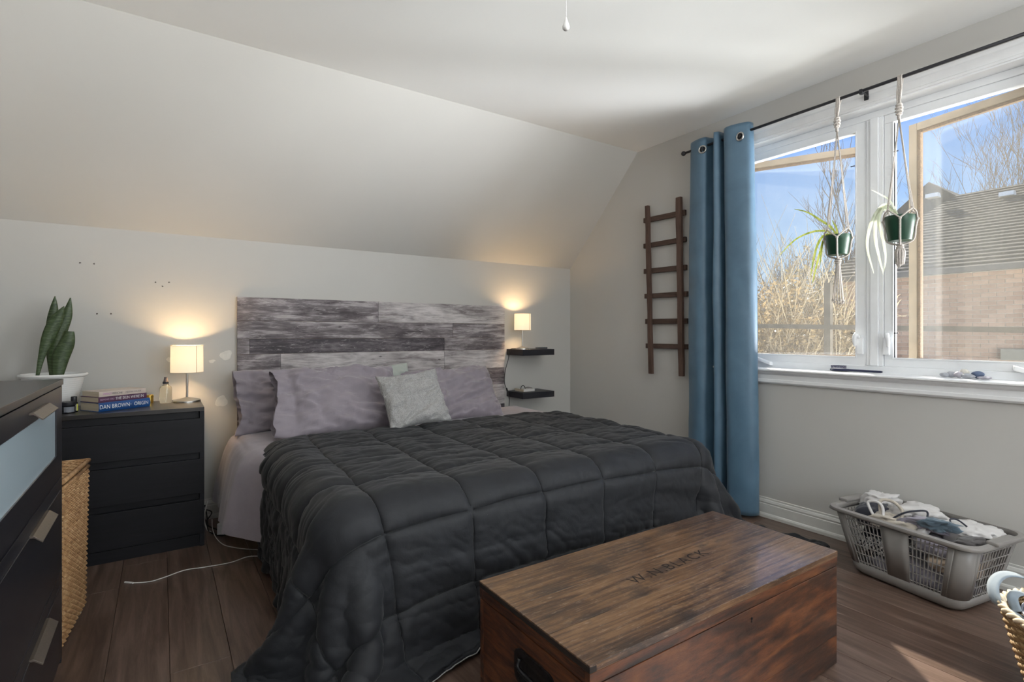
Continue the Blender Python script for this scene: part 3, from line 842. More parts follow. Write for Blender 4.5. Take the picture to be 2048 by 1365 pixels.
def table_lamp(base, hgt, rs, hs, rb, label, power, seam_deg):
    x, y, z = base
    L = thing('table_lamp', label, 'lamp', base)
    MB().lathe([(rb,0),(rb,0.006),(rb*0.96,0.010),(rb*0.55,0.016),(rb*0.25,0.022),(0.007,0.026)], base, 40).build('lamp_base', m_chrome, L, smooth=True, sharp=0.6)
    zs = z + hgt - hs
    MB().tube([(x,y,z+0.02),(x,y,zs+hs*0.30)], 0.0058, 14).build('pole', m_chrome, L, smooth=True, sharp=0.6)
    MB().lathe([(0.014,0),(0.014,0.035),(0.010,0.040)], (x,y,zs+hs*0.16), 16).build('socket', m_white, L, smooth=True, sharp=0.6)
    MB().ball((x,y,zs+hs*0.55), 0.020, 14, 10, (1,1,1.25)).build('bulb', m_bulb, L, smooth=True)
    sh = MB().lathe([(rs,0),(rs*0.985,hs),(rs*0.985-0.0012,hs),(rs-0.0012,0)], (x,y,zs), 48, closed=True).build('lamp_shade', m_shade, L, smooth=True, sharp=0.8)
    for zz, rr in ((zs, rs), (zs+hs, rs*0.985)):
        MB().tube([(x+rr*math.cos(2*PI*k/40), y+rr*math.sin(2*PI*k/40), zz) for k in range(40)], 0.0011, 6, closed=True).build('shade_ring', m_seam, L)
    a = math.radians(seam_deg)
    MB().tube([(x+(rs+0.0004)*math.cos(a), y+(rs+0.0004)*math.sin(a), zs), (x+(rs*0.985+0.0004)*math.cos(a), y+(rs*0.985+0.0004)*math.sin(a), zs+hs)], 0.0013, 6).build('shade_seam', m_seam, L)
    sp = MB()
    for k in range(3):
        q = 2*PI*k/3+0.4; sp.tube([(x,y,zs+hs*0.16+0.03),(x+rs*0.98*math.cos(q),y+rs*0.98*math.sin(q),zs+hs*0.16+0.03)], 0.001, 5)
    sp.build('shade_spider', m_chrome, L)
    ld = bpy.data.lights.new('bulb_light', 'POINT'); ld.energy = power; ld.color = (1.0, 0.67, 0.34); ld.shadow_soft_size = 0.028
    lo = bpy.data.objects.new('bulb_light', ld); COL.objects.link(lo); lo.location = (x, y, zs+hs*0.60)
    set_parent(lo, L)
    return L
pl = on_chest(374, 799); pl.y = min(pl.y, 3.705)
pl = on_y(374, 799, 3.70); pl.z = ZT
table_lamp(tuple(pl), 0.335, 0.085, 0.160, 0.072, 'lit lamp with round cream shade and steel foot standing on the black chest', 15.0, -58)

# ------------------------------------------------------------------ books
m_page = NT('book_pages'); c_ = m_page.coords((3, 3, 500)); m_page.set(m_page.ramp(m_page.noise(c_, 2, 3), [(0.3, (0.50,0.42,0.31)), (0.7, (0.66,0.58,0.45))]), 0.9); m_page = m_page.m
def book(name, org, ang, L_, D_, H_, mc, label, title=None, hard=True, tilt=0.0, rnd_spine=True):
    """org : spine's left bottom corner; L_ along the spine, D_ depth away from the spine"""
    e = Vector((math.cos(ang), math.sin(ang), 0)); d = Vector((-math.sin(ang), math.cos(ang), 0)); z = Vector((0,0,1))
    o = Vector(org)
    B = thing(name, label, 'book', o)
    ct = 0.0025 if hard else 0.0008; ov = 0.003 if hard else 0.0
    def slab(nm, l0, l1, d0, d1, h0, h1, mt, bev=0.0):
        c = o + e*((l0+l1)/2) + d*((d0+d1)/2) + z*((h0+h1)/2)
        return MB().obox(c, e*((l1-l0)/2), d*((d1-d0)/2), z*((h1-h0)/2)).build(nm, mt, B, bevel=bev, recalc=True)
    slab('pages', ov, L_-ov, 0.004, D_-ov, ct, H_-ct, m_page)
    slab('cover', 0, L_, 0.002, D_, 0, ct, mc, 0.0004); slab('cover', 0, L_, 0.002, D_, H_-ct, H_, mc, 0.0004)
    sp = MB(); n = 8; rows_ = []
    for k in range(n+1):
        q = k/n; bul = math.sin(PI*q)*(0.006 if (hard and rnd_spine) else 0.0008)
        rows_.append([o + e*s_ - d*bul + d*0.002 + z*(H_*q) for s_ in (0, L_)])
    sp.grid(np.array([[tuple(p) for p in r] for r in rows_]))
    sp.build('spine', mc, B, smooth=True)
    for (txt, pos, size, mt, sx) in (title or []):
        M_ = frame_m(o + e*(L_*pos) - d*((0.006 if hard and rnd_spine else 0.0008)+0.0006) + d*0.002 + z*(H_*0.5), e, z)
        text_mesh('lettering', txt, size, mt, M_, B, sx=sx)
    return B, o, e, d
m_ink_w = plain('white_ink', (0.80,0.80,0.80), 0.6); m_ink_k = plain('dark_ink', (0.05,0.04,0.08), 0.6); m_ink_p = plain('pink_ink', (0.55,0.16,0.55), 0.6); m_ink_m = plain('mauve_ink', (0.55,0.40,0.55), 0.6)
m_navy = plain('blue_cover', (0.012,0.075,0.26), 0.4, var=0.3, scale=12); m_plum = plain('plum_cover', (0.10,0.035,0.085), 0.45, var=0.15); m_cream = plain('cream_cover', (0.62,0.52,0.46), 0.45)
p0 = on_chest(197, 819); p1 = on_chest(300, 807)
ang = math.atan2(p1.y-p0.y, p1.x-p0.x); LB = (p1-p0).length
H1, H2, H3 = 0.046, 0.030, 0.026
book('book', p0, ang, LB, 0.165, H1, m_navy, 'thick blue hardcover with white lettering at the bottom of the pile of books', [('DAN BROWN', 0.295, 0.030, m_ink_w, 0.78), ('·', 0.60, 0.03, m_ink_w, 1), ('ORIGIN', 0.81, 0.028, m_ink_w, 0.78)])
e_ = Vector((math.cos(ang+0.02), math.sin(ang+0.02), 0))
book('book', p0 + Vector((0,0,H1+0.0004)) + e_*0.0 , ang+0.02, LB*0.945, 0.155, H2, m_plum, 'plum hardcover in the middle of the pile of books', [("THE SKIN WE'RE IN", 0.635, 0.021, m_ink_w, 0.80), ('DESMOND COLE', 0.17, 0.012, m_ink_m, 0.75)], rnd_spine=False)
book('book', p0 + Vector((0,0,H1+H2+0.0008)) + e_*0.004, ang+0.0, LB*0.90, 0.150, H3, m_cream, 'cream paperback on top of the pile of books', [('IMPACT', 0.165, 0.0135, m_ink_p, 0.85), ('MEDICINE', 0.37, 0.0135, m_ink_k, 0.85), ('MEGHAN WALKER', 0.72, 0.010, m_ink_k, 0.95)], hard=False)
# picture printed on the top cover, built as flat inlays
eb = Vector((math.cos(ang), math.sin(ang), 0)); db = Vector((-math.sin(ang), math.cos(ang), 0))
# ------------------------------------------------------------------ small things on the chest
pt = on_y(298.5, 801, 3.735); pt.z = ZT
m_gold = plain('gold_tin', (0.62,0.42,0.10), 0.3, 1.0)
tn = thing('tin', 'small gold tin with lid behind the pile of books', 'tin', tuple(pt))
MB().lathe([(0.020,0),(0.0205,0.002),(0.0205,0.034),(0.019,0.035)], tuple(pt), 24).build('body', m_gold, tn, smooth=True, sharp=0.6)
MB().lathe([(0.0215,0.034),(0.022,0.036),(0.022,0.046),(0.0205,0.048),(0.0001,0.048)], tuple(pt), 24).build('lid', m_gold, tn, smooth=True, sharp=0.6)

pb = on_y(331.5, 802, 3.69); pb.z = ZT
t = NT('clear_bottle'); t.set((0.94,0.87,0.72), 0.08, 0, Transmission_Weight=0.85, IOR=1.35); m_bot = t.m
m_liq = plain('amber_liquid', (0.70,0.56,0.36), 0.3, var=0.05)
sb = thing('spray_bottle', 'clear spray bottle with dark grey pump between the books and the lamp', 'bottle', tuple(pb))
MB().lathe([(0.030,0),(0.031,0.003),(0.031,0.085),(0.028,0.094),(0.016,0.104),(0.0135,0.108),(0.0135,0.114),(0.0005,0.114)], tuple(pb), 32).build('bottle', m_bot, sb, smooth=True, sharp=0.9)
MB().lathe([(0.0155,0.112),(0.0155,0.124),(0.012,0.126)], tuple(pb), 24).build('collar', m_black, sb, smooth=True, sharp=0.6)
m_pump = plain('grey_pump', (0.11,0.085,0.085), 0.4)
MB().lathe([(0.0120,0.126),(0.0085,0.143),(0.0085,0.150),(0.0001,0.151)], tuple(pb), 24).build('pump', m_pump, sb, smooth=True, sharp=0.6)
MB().tube([(pb.x,pb.y,ZT+0.006),(pb.x+0.006,pb.y,ZT+0.112)], 0.0015, 6).build('dip_tube', m_white, sb)

pj = on_chest(136, 823); pj = on_y(136, 823, 3.50); pj.z = ZT
m_jar = plain('black_jar_glass', (0.010,0.010,0.013), 0.15); m_lab = plain('grey_label', (0.16,0.17,0.20), 0.5)
j = thing('jar', 'squat black lidded jar beside the dark oil bottle on the chest', 'jar', tuple(pj))
MB().lathe([(0.029,0),(0.031,0.002),(0.031,0.034),(0.028,0.038)], tuple(pj), 28).build('body', m_jar, j, smooth=True, sharp=0.6)
MB().lathe([(0.032,0.038),(0.0325,0.039),(0.0325,0.055),(0.031,0.057),(0.0001,0.057)], tuple(pj), 28).build('lid', m_black, j, smooth=True, sharp=0.6)
MB().grid(np.array([[(pj.x+0.0313*math.cos(q), pj.y+0.0313*math.sin(q), ZT+zz) for q in np.linspace(-2.0,-0.5,10)] for zz in (0.006,0.032)])).build('label', m_lab, j, smooth=True)
po = on_y(148, 821, 3.525); po.z = ZT
m_yel = plain('yellow_label', (0.65,0.66,0.10), 0.5); m_lilac = plain('lilac_label', (0.35,0.33,0.42), 0.5)
ob_ = thing('oil_bottle', 'small dark oil bottle with black cap and yellow-edged label on the chest', 'bottle', tuple(po))
MB().lathe([(0.0155,0),(0.0165,0.002),(0.0165,0.045),(0.013,0.052),(0.009,0.055)], tuple(po), 24).build('body', m_jar, ob_, smooth=True, sharp=0.6)
MB().lathe([(0.0125,0.055),(0.013,0.056),(0.013,0.078),(0.012,0.080),(0.0001,0.080)], tuple(po), 24).build('cap', m_black, ob_, smooth=True, sharp=0.6)
for nm, a0, a1, mt in (('label', -1.9, -0.8, m_lilac), ('label', -0.78, -0.2, m_yel)):
    MB().grid(np.array([[(po.x+0.0168*math.cos(q), po.y+0.0168*math.sin(q), ZT+zz) for q in np.linspace(a0,a1,8)] for zz in (0.006,0.042)])).build(nm, mt, ob_, smooth=True)

# ------------------------------------------------------------------ white planter with a snake plant
PYL = 3.655
pc = on_y(107.5, 747, PYL)
m_pot = plain('white_planter', (0.80,0.80,0.79), 0.4, var=0.02)
PZ = pc.z
pp = thing('potted_snake_plant', 'snake plant with a few upright leaves in a white ribbed pot on the chest', 'potted plant', (pc.x, PYL, ZT))
prof = [(0.085,0),(0.088,0.002)]
nrib = 16; hb_ = PZ-ZT-0.022
for k in range(nrib):
    q0 = k/nrib; rr = 0.088+(0.128-0.088)*q0
    prof += [(rr, 0.002+hb_*q0), (rr+0.0012, 0.002+hb_*(q0+0.25/nrib)), (rr+0.0012, 0.002+hb_*(q0+0.75/nrib))]
prof += [(0.130, hb_+0.002), (0.140, hb_+0.006), (0.143, hb_+0.014), (0.140, hb_+0.020), (0.132, hb_+0.020), (0.124, hb_-0.01)]
MB().lathe(prof, (pc.x, PYL, ZT), 56).build('pot', m_pot, pp, smooth=True, sharp=0.5)
m_soil = plain('potting_soil', (0.045,0.032,0.022), 0.95, var=0.5, scale=60, bump=0.6)
MB().lathe([(0.122,PZ-ZT-0.035),(0.0001,PZ-ZT-0.030)], (pc.x, PYL, ZT), 32).build('soil', m_soil, pp)
def snake_mat():
    t = NT('snake_leaf'); c = t.coords((10,10,42)); g = t.noise(c, 2.2, 4, 0.6, 1.0)
    t.set(t.ramp(g, [(0.35, (0.020,0.040,0.012)), (0.52, (0.045,0.075,0.025)), (0.68, (0.100,0.135,0.070))]), 0.42); t.bump(g, 0.08, 0.003); return t.m
m_snake = snake_mat(); m_sedge = plain('snake_leaf_edge', (0.42,0.40,0.12), 0.45)
def snake_leaf(pts, ws, off, seed, blunt=False):
    """pts : pixel path of the midrib ; ws : pixel half widths ; off : how far in front of the plant's centre"""
    n = 22
    P = np.array([tuple(on_y(u, v, PYL - off)) for (u, v) in pts]); P = catmull(P, 8)
    Wp = catmull(np.array(ws, dtype=float)[:, None], 8)[:, 0]*2.80/F_PX
    m_ = MB(); e_m = MB(); rows_ = []
    L_, R_ = [], []
    vd = Vector((P[0][0], P[0][1], 0)).normalized(); side = Vector((vd.y, -vd.x, 0))
    for i in range(len(P)):
        t_ = Vector(P[min(i+1,len(P)-1)]-P[max(i-1,0)]).normalized()
        s_ = t_.cross(vd).normalized()
        w_ = max(Wp[i], 0.0008); row = []
        for k in np.linspace(-1, 1, 9):
            row.append(tuple(Vector(P[i]) + s_*(w_*k) + vd*(0.35*w_*(k*k))))
        rows_.append(row); L_.append(Vector(row[0])); R_.append(Vector(row[-1]))
    G = np.array(rows_)
    lf = m_.grid(G).build('leaf', m_snake, pp, smooth=True)
    so = lf.modifiers.new('thick', 'SOLIDIFY'); so.thickness = 0.003
    if not blunt or True:
        q = MB(); q.tube(L_, 0.0017, 5); q.tube(R_, 0.0017, 5); q.build('leaf_margin', m_sedge, lf, smooth=True)
snake_leaf([(104,752),(103,700),(104,650),(108,618),(110,593)], [3.5,8,8.5,6,0.2], -0.03, 1)
snake_leaf([(110,752),(112,705),(120,665),(134,630),(141,596)], [8,12,11,8,0.2], 0.0, 2)
snake_leaf([(116,752),(122,715),(133,690),(138,676),(140,663)], [8,13,12,9,6], 0.015, 3, True)
snake_leaf([(75,752),(84,712),(98,672),(113,640),(128,613)], [2.2,5,10,9.5,0.2], 0.04, 4)

# ------------------------------------------------------------------ tall dresser at the frame's edge
DX, DY1, DY0, DZ = -0.295, 2.462, 1.40, 1.009
dr = thing('dresser', 'black-brown dresser with a frosted glass top drawer and angled bar handles', 'dresser', (-0.50, (DY0+DY1)/2, 0))
XW = XL + 0.026
m_dr = wood('dresser_foil', [(0.25, (0.010,0.010,0.014)), (0.55, (0.016,0.016,0.021)), (0.85, (0.026,0.025,0.029))], (12,1,12), 4, 0.30, 0.05, spec=0.6)
MB().box(XW, DX+0.002, DY0, DY1+0.002, DZ-0.020, DZ).build('top', m_dr, dr, bevel=0.0015)
for yy in (DY0, DY1-0.018):
    MB().box(XW, DX-0.002, yy, yy+0.018, 0, DZ-0.020).build('side_panel', m_dr, dr, bevel=0.001)
MB().box(XW, DX-0.045, DY0+0.018, DY1-0.018, 0.03, DZ-0.02).build('carcass', m_dark, dr)
MB().box(DX-0.03, DX-0.012, DY0+0.018, DY1-0.018, 0.0, 0.03).build('plinth', m_dr, dr)
t = NT('frosted_glass'); c_ = t.coords(); t.set((0.50,0.61,0.68), 0.20, 0, Specular_IOR_Level=0.7, Coat_Weight=0.25, Coat_Roughness=0.15); m_frost = t.m
def handle(parent, z):
    ya, yb = 1.883, 2.134
    prof = [(DX, z-0.001), (DX+0.009, z), (DX+0.030, z-0.018), (DX+0.028, z-0.022), (DX+0.010, z-0.007), (DX, z-0.007)]
    h_ = MB().prism([(a_, 0, b_) for a_, b_ in prof], (0, ya, 0), (0, yb-ya, 0)).build('handle', m_handle, parent, bevel=0.001, recalc=True)
    return h_
m_handle = plain('bronze_handle', (0.13,0.105,0.085), 0.38, 0.35, var=0.12, scale=200)
fy0, fy1 = DY0+0.004, DY1-0.022
def front_frame(zb, zt, glass):
    if glass:
        g0, g1, h0, h1 = fy0+0.075, 2.330, 0.757, 0.925
        m_ = MB(); m_.box(DX-0.02, DX, fy0, fy1, h1, zt); m_.box(DX-0.02, DX, fy0, fy1, zb, h0); m_.box(DX-0.02, DX, fy0, g0, h0, h1); m_.box(DX-0.02, DX, g1, fy1, h0, h1)
        d_ = m_.build('drawer', m_dr, dr, merge=True)
        MB().box(DX-0.016, DX-0.004, g0, g1, h0, h1).build('glass_panel', m_frost, d_)
    else:
        d_ = MB().box(DX-0.02, DX, fy0, fy1, zb, zt).build('drawer', m_dr, dr, bevel=0.001)
        MB().box(DX, DX+0.003, fy0+0.10, 2.395, zb+0.045, zt-0.04).build('raised_field', m_dr, d_, bevel=0.0012)
    return d_
d1 = front_frame(0.672, 0.985, True);  handle(d1, 0.959)
d2 = front_frame(0.340, 0.666, False); handle(d2, 0.629)
d3 = front_frame(0.030, 0.334, False); handle(d3, 0.298)

# ------------------------------------------------------------------ wicker hamper between the dresser and the chest
hx0, hx1, hy0, hy1, hz = -0.66, -0.262, 2.500, 2.865, 0.645
hm = thing('laundry_hamper', 'woven rattan laundry hamper with lid between the dresser and the chest', 'hamper', ((hx0+hx1)/2, (hy0+hy1)/2, 0))
m_rat = NT('rattan'); c_ = m_rat.coords((20,20,20)); g_ = m_rat.noise(c_, 2.0, 4); m_rat.set(m_rat.ramp(g_, [(0.3, (0.26,0.13,0.055)), (0.5, (0.42,0.24,0.11)), (0.72, (0.60,0.40,0.22))]), 0.5, 0); m_rat.bump(g_, 0.2, 0.002); m_rat = m_rat.m
def woven_panel(a, b, c0, c1, zb, zt, nst, nrow, outward, name):
    """a,b : bottom corners ; c0,c1 : top corners (xy) ; strands pass over and under the stakes"""
    m_ = MB(); out = Vector(outward)
    def P(s_, q): return (Vector((*a, 0)).lerp(Vector((*b, 0)), s_)).lerp(Vector((*c0, 0)).lerp(Vector((*c1, 0)), s_), q) + Vector((0,0,zb+(zt-zb)*q))
    for i in range(nst+1):
        s_ = i/nst; m_.tube([P(s_, 0.0), P(s_, 1.0)], 0.0026, 5)
    for r in range(nrow):
        q = (r+0.5)/nrow; pts = []
        for i in range(nst*2+1):
            ph = (1 if ((i//2 + r) % 2 == 0) else -1) if i % 2 == 0 else 0
            pts.append(P(i/(nst*2), q) + out*(0.0042*ph))
        m_.tube(pts, 0.0050, 5)
    o_ = m_.build(name, m_rat, hm); o_['kind'] = 'stuff'; return o_
hxn = -0.304
woven_panel((hxn-0.001, hy0), (hx1-0.010, hy1-0.012), (hxn, hy0), (hx1, hy1), 0.03, 0.600, 20, 56, (1,0,0), 'woven_side')
woven_panel((hx0+0.01, hy1-0.012), (hx1-0.010, hy1-0.012), (hx0, hy1), (hx1, hy1), 0.03, 0.600, 20, 50, (0,1,0), 'woven_side')
woven_panel((hx0+0.01, hy0), (hxn-0.001, hy0), (hx0, hy0), (hxn, hy0), 0.03, 0.600, 20, 56, (0,-1,0), 'woven_side')
MB().box(hx0+0.03, hxn-0.014, hy0+0.012, hy1-0.030, 0.03, 0.60).build('lining', plain('hamper_lining', (0.26,0.15,0.075), 0.9), hm)
r_ = MB()
for zz in (0.606,): r_.tube([(hx0,hy0,zz),(hxn+0.003,hy0,zz),(hx1+0.003,hy1+0.003,zz),(hx0,hy1+0.003,zz)], 0.008, 8, closed=True)
r_.build('rim', m_rat, hm, smooth=True)
lid = MB(); nn_ = 16
for i in range(nn_+1):
    s_ = i/nn_
    y_ = hy0+(hy1-hy0)*s_; xe = hxn+(hx1-hxn)*s_; pts = [(hx0+(xe-hx0)*k/32, y_, 0.632+0.004*((1 if ((k//2+i) % 2 == 0) else -1) if k % 2 == 0 else 0)) for k in range(33)]
    lid.tube(pts, 0.0045, 5)
    lid.tube([(hx0+(hxn-hx0)*s_, hy0, 0.632), (hx0+(hx1-hx0)*s_, hy1, 0.632)], 0.003, 5)
lo_ = lid.build('lid_weave', m_rat, hm); lo_['kind'] = 'stuff'
MB().tube([(hx0,hy0,0.630),(hxn+0.004,hy0,0.630),(hx1+0.004,hy1+0.004,0.630),(hx0,hy1+0.004,0.630)], 0.010, 8, closed=True).build('lid_rim', m_rat, hm, smooth=True)
for (fx_, fy_) in ((hxn-0.020, hy0+0.02), (hx1-0.035, hy1-0.035), (hx0+0.035, hy0+0.02), (hx0+0.035, hy1-0.035)):
    MB().lathe([(0.016,0),(0.018,0.004),(0.018,0.034)], (fx_, fy_, 0), 14).build('foot', plain('pale_foot', (0.5,0.45,0.36), 0.6) if 'pale_foot' not in MATS else MATS['pale_foot'], hm, smooth=True, sharp=0.6)

# ------------------------------------------------------------------ floating shelves with lamp, remote, book
m_shelf = wood('shelf_black', [(0.3, (0.010,0.010,0.015)), (0.7, (0.018,0.018,0.026))], (1,12,12), 3, 0.45, 0.05)
SX0, SX1, SYF = 2.506, 2.838, 3.600
for nm, zt, lab in (('floating_shelf', 1.0385, 'upper black floating shelf with the lamp, between headboard and corner'), ('floating_shelf', 0.676, 'lower black floating shelf carrying a small book')):
    s_ = MB().box(SX0, SX1, SYF, YB-0.0005, zt-0.050, zt).build(nm, m_shelf, None, bevel=0.0012)
    tag(s_, lab, 'shelf')
LZ = 1.039
pr_ = on_y(1045, 692, 3.715); lampR = (pr_.x, 3.715, LZ)
table_lamp(lampR, 0.305, 0.0715, 0.142, 0.058, 'lit lamp with cream shade on the upper floating shelf', 15.0, -70)
q = on_y(1083, 694, 3.70)
rm = thing('remote_control', 'small dark remote control lying on the upper shelf beside the lamp', 'remote', (q.x, 3.70, LZ))
m_rem = plain('remote_plastic', (0.03,0.03,0.035), 0.4); m_btn = plain('remote_button', (0.35,0.35,0.33), 0.5)
ra = math.radians(-25); re = Vector((math.cos(ra), math.sin(ra), 0)); rd = Vector((-math.sin(ra), math.cos(ra), 0))
MB().obox((q.x, 3.70, LZ+0.008), re*0.050, rd*0.018, Vector((0,0,0.007))).build('body', m_rem, rm, bevel=0.004, recalc=True)
for i in range(4):
    for k in (-1, 1):
        MB().lathe([(0.003,0),(0.003,0.0022),(0.002,0.003)], tuple(Vector((q.x,3.70,LZ+0.0148)) + re*(-0.034+0.02*i) + rd*(0.007*k)), 10).build('button', m_btn, rm)
bz = 0.6768
b0 = on_y(1047, 783, 3.67); b0.z = bz
m_wcov = plain('white_cover', (0.62,0.60,0.58), 0.5)
book('book', (b0.x, 3.665, bz), math.radians(2), 0.118, 0.13, 0.022, m_wcov, 'small pale paperback lying on the lower floating shelf', hard=False)
hc = thing('hair_clip', 'dark curled hair clip resting on the small paperback', 'hair clip', (b0.x+0.035, 3.71, bz+0.0225))
arc = [(b0.x+0.022+0.022*math.cos(a_), 3.71, bz+0.024+0.026*math.sin(a_)) for a_ in np.linspace(0.0, PI*1.05, 12)]
MB().tube(arc, 0.0035, 7).build('spring', m_cord_b, hc, smooth=True)
MB().tube(smooth_path([(b0.x+0.044,3.71,bz+0.026),(b0.x+0.07,3.705,bz+0.034),(b0.x+0.10,3.70,bz+0.028),(b0.x+0.112,3.70,bz+0.026)], 4), 0.0032, 7).build('jaw', plain('pewter', (0.22,0.20,0.19), 0.35, 0.7), hc, smooth=True)

# cord of the shelf lamp, running down beside the headboard
cd = thing('lamp_cord', 'black lamp cord with inline switch hanging beside the headboard', 'cord', (2.49, 3.79, 0.60))
cpts = [(lampR[0]-0.05, 3.74, LZ+0.004), (2.535, 3.765, LZ+0.004), (2.497, 3.780, LZ-0.005), (2.480, 3.785, 0.95), (2.455, 3.79, 0.86), (2.445, 3.79, 0.76), (2.462, 3.785, 0.70)]
MB().tube(smooth_path(cpts, 5), 0.0032, 7).build('cord', m_cord_b, cd, smooth=True)
MB().tube([(2.462,3.785,0.705),(2.478,3.78,0.655)], [0.008,0.008], 8).build('switch', m_cord_b, cd, smooth=False)
MB().tube(smooth_path([(2.478,3.78,0.657),(2.492,3.785,0.61),(2.492,3.79,0.55)], 4), 0.0032, 7).build('cord', m_cord_b, cd, smooth=True)

# white charging cable on the floor, adapter and cords in the gap
cb = thing('charging_cable', 'thin white charging cable curving over the floor from under the bed', 'cable', (0.1, 3.1, 0))
f_ = lambda u, v, z=0.003: tuple(on_z(u, v, z))
MB().tube(smooth_path([f_(424,1040,0.20), f_(425,1058,0.05), f_(432,1076), f_(447,1090), f_(470,1096), f_(494,1099), f_(530,1102), f_(530,1112), f_(496,1114), f_(460,1126), f_(410,1135), f_(370,1141), f_(330,1155), f_(300,1164), f_(262,1167)], 6), 0.0024, 6).build('cord', m_cord_w, cb, smooth=True)
MB().tube([f_(266,1167,0.004), f_(250,1165,0.004)], [0.0045,0.0045], 8).build('plug', m_cord_w, cb)
ad = thing('power_adapter', 'white power adapter with tan side among cords between chest and bed', 'adapter', f_(446,1068,0))
ap = on_z(446, 1072, 0.0)
ae = Vector((0.85,-0.52,0)); an = Vector((0.52,0.85,0))
MB().obox((ap.x, ap.y+0.02, 0.036), ae*0.021, an*0.025, Vector((0,0,0.035))).build('body', plain('adapter_white', (0.60,0.60,0.62), 0.4), ad, bevel=0.005, recalc=True)
MB().obox((ap.x+0.035, ap.y+0.0, 0.036), ae*0.017, an*0.027, Vector((0,0,0.035))).build('side', plain('adapter_tan', (0.12,0.085,0.05), 0.5), ad, bevel=0.008, recalc=True)
bc = thing('extension_cord', 'tangled black and white cords behind the chest beside the bed', 'cords', f_(420,1050,0))
MB().tube(smooth_path([(0.225,3.80,0.10),(0.235,3.74,0.03),(0.23,3.60,0.005),(0.27,3.48,0.005),(0.33,3.46,0.005),(0.40,3.52,0.006)], 6), 0.0038, 6).build('cord', m_cord_b, bc, smooth=True)
MB().tube(smooth_path([(0.215,3.79,0.08),(0.26,3.76,0.06),(0.225,3.68,0.02),(0.29,3.56,0.005),(0.36,3.56,0.005)], 6), 0.0038, 6).build('cord', m_cord_b, bc, smooth=True)
MB().tube(smooth_path([(0.24,3.815,0.12),(0.225,3.77,0.075),(0.215,3.72,0.04),(0.225,3.62,0.005),(0.24,3.56,0.005)], 6), 0.0042, 6).build('cord', m_cord_w, bc, smooth=True)
# ------------------------------------------------------------------ wooden ladder on the window wall
m_lad = wood('old_ladder_wood', [(0.25, (0.050,0.026,0.018)), (0.5, (0.090,0.050,0.036)), (0.75, (0.150,0.092,0.070))], (8,8,1), 4, 0.75, 0.5, rnd=9)
m_rung = wood('old_rung_wood', [(0.25, (0.040,0.022,0.016)), (0.5, (0.075,0.044,0.033)), (0.75, (0.125,0.080,0.062))], (8,1,8), 4, 0.8, 0.5, rnd=9)
lad = thing('wooden_ladder', 'rustic brown wooden ladder hung on the wall beside the blue curtain', 'ladder', (3.2, 2.72, 0.86))
lx = 3.185
def rail(u0, v0, u1, v1, w0, w1):
    a = on_x(u0, v0, lx); b = on_x(u1, v1, lx)
    m_ = MB(); n = 14; rs = random.Random(u0)
    rings = []
    for i in range(n+1):
        t_ = i/n; c = a.lerp(b, t_); w_ = (w0+(w1-w0)*t_)/2 + rs.uniform(-0.0012, 0.0012); c.y += rs.uniform(-0.0015, 0.0015)
        rings.append([(lx-0.014, c.y-w_, c.z), (lx+0.012, c.y-w_, c.z), (lx+0.012, c.y+w_, c.z), (lx-0.014, c.y+w_, c.z)])
    b0 = len(m_.v)
    for r in rings: m_.v += r
    for i in range(n):
        for k in range(4): m_.f.append((4*i+k, 4*i+(k+1)%4, 4*i+4+(k+1)%4, 4*i+4+k))
    m_.f += [(3,2,1,0), (4*n, 4*n+1, 4*n+2, 4*n+3)]
    m_.build('rail', m_lad, lad, bevel=0.002, recalc=True)
rail(1295, 412, 1302.5, 748, 0.033, 0.033); rail(1358, 395, 1363.5, 753, 0.045, 0.039)
for i, (uL, vL, uR, vR) in enumerate(((1288.5,442,1371,425), (1288.5,493,1372,478.5), (1289,543.5,1373,535), (1290.5,593,1375,588), (1292,643.5,1376,642.5), (1293,692,1376.5,694))):
    a = on_x(uL, vL, lx+0.022); b = on_x(uR, vR, lx+0.022)
    e = (b-a).normalized(); up = Vector((1,0,0)).cross(e).normalized()
    MB().obox((a+b)/2, e*((b-a).length/2), Vector((0.011,0,0)), up*(0.0195-0.001*(i % 2))).build('rung', m_rung, lad, bevel=0.002, recalc=True)

# ------------------------------------------------------------------ curtain rod and curtain
RX, RZ = 3.125, 2.468
rod = thing('curtain_rod', 'thin black curtain rod above the window', 'curtain rod', (RX, 1.3, RZ))
MB().tube([(RX, 2.455, RZ), (RX, 0.15, RZ+0.012)], 0.0085, 14).build('rod', m_black, rod, smooth=True)
MB().ball((RX, 2.468, RZ), 0.017, 14, 10).build('finial', m_black, rod, smooth=True)
by = 1.312
MB().box(RX-0.012, RX+0.012, by-0.008, by+0.008, RZ-0.012, RZ+0.014).build('bracket_clip', m_black, rod, bevel=0.003)
MB().tube([(RX, by, RZ+0.008), (XR-0.018, by, RZ-0.006)], 0.004, 8).build('bracket_arm', m_black, rod)
pbk = on_x(1733, 191, XR-0.02)
MB().box(XR-0.0245, XR-0.018, pbk.y-0.011, pbk.y+0.011, pbk.z-0.026, pbk.z+0.022).build('bracket_plate', m_black, rod, bevel=0.002)
MB().ball((XR-0.025, pbk.y, pbk.z), 0.0035, 8, 6).build('screw', m_white, rod)

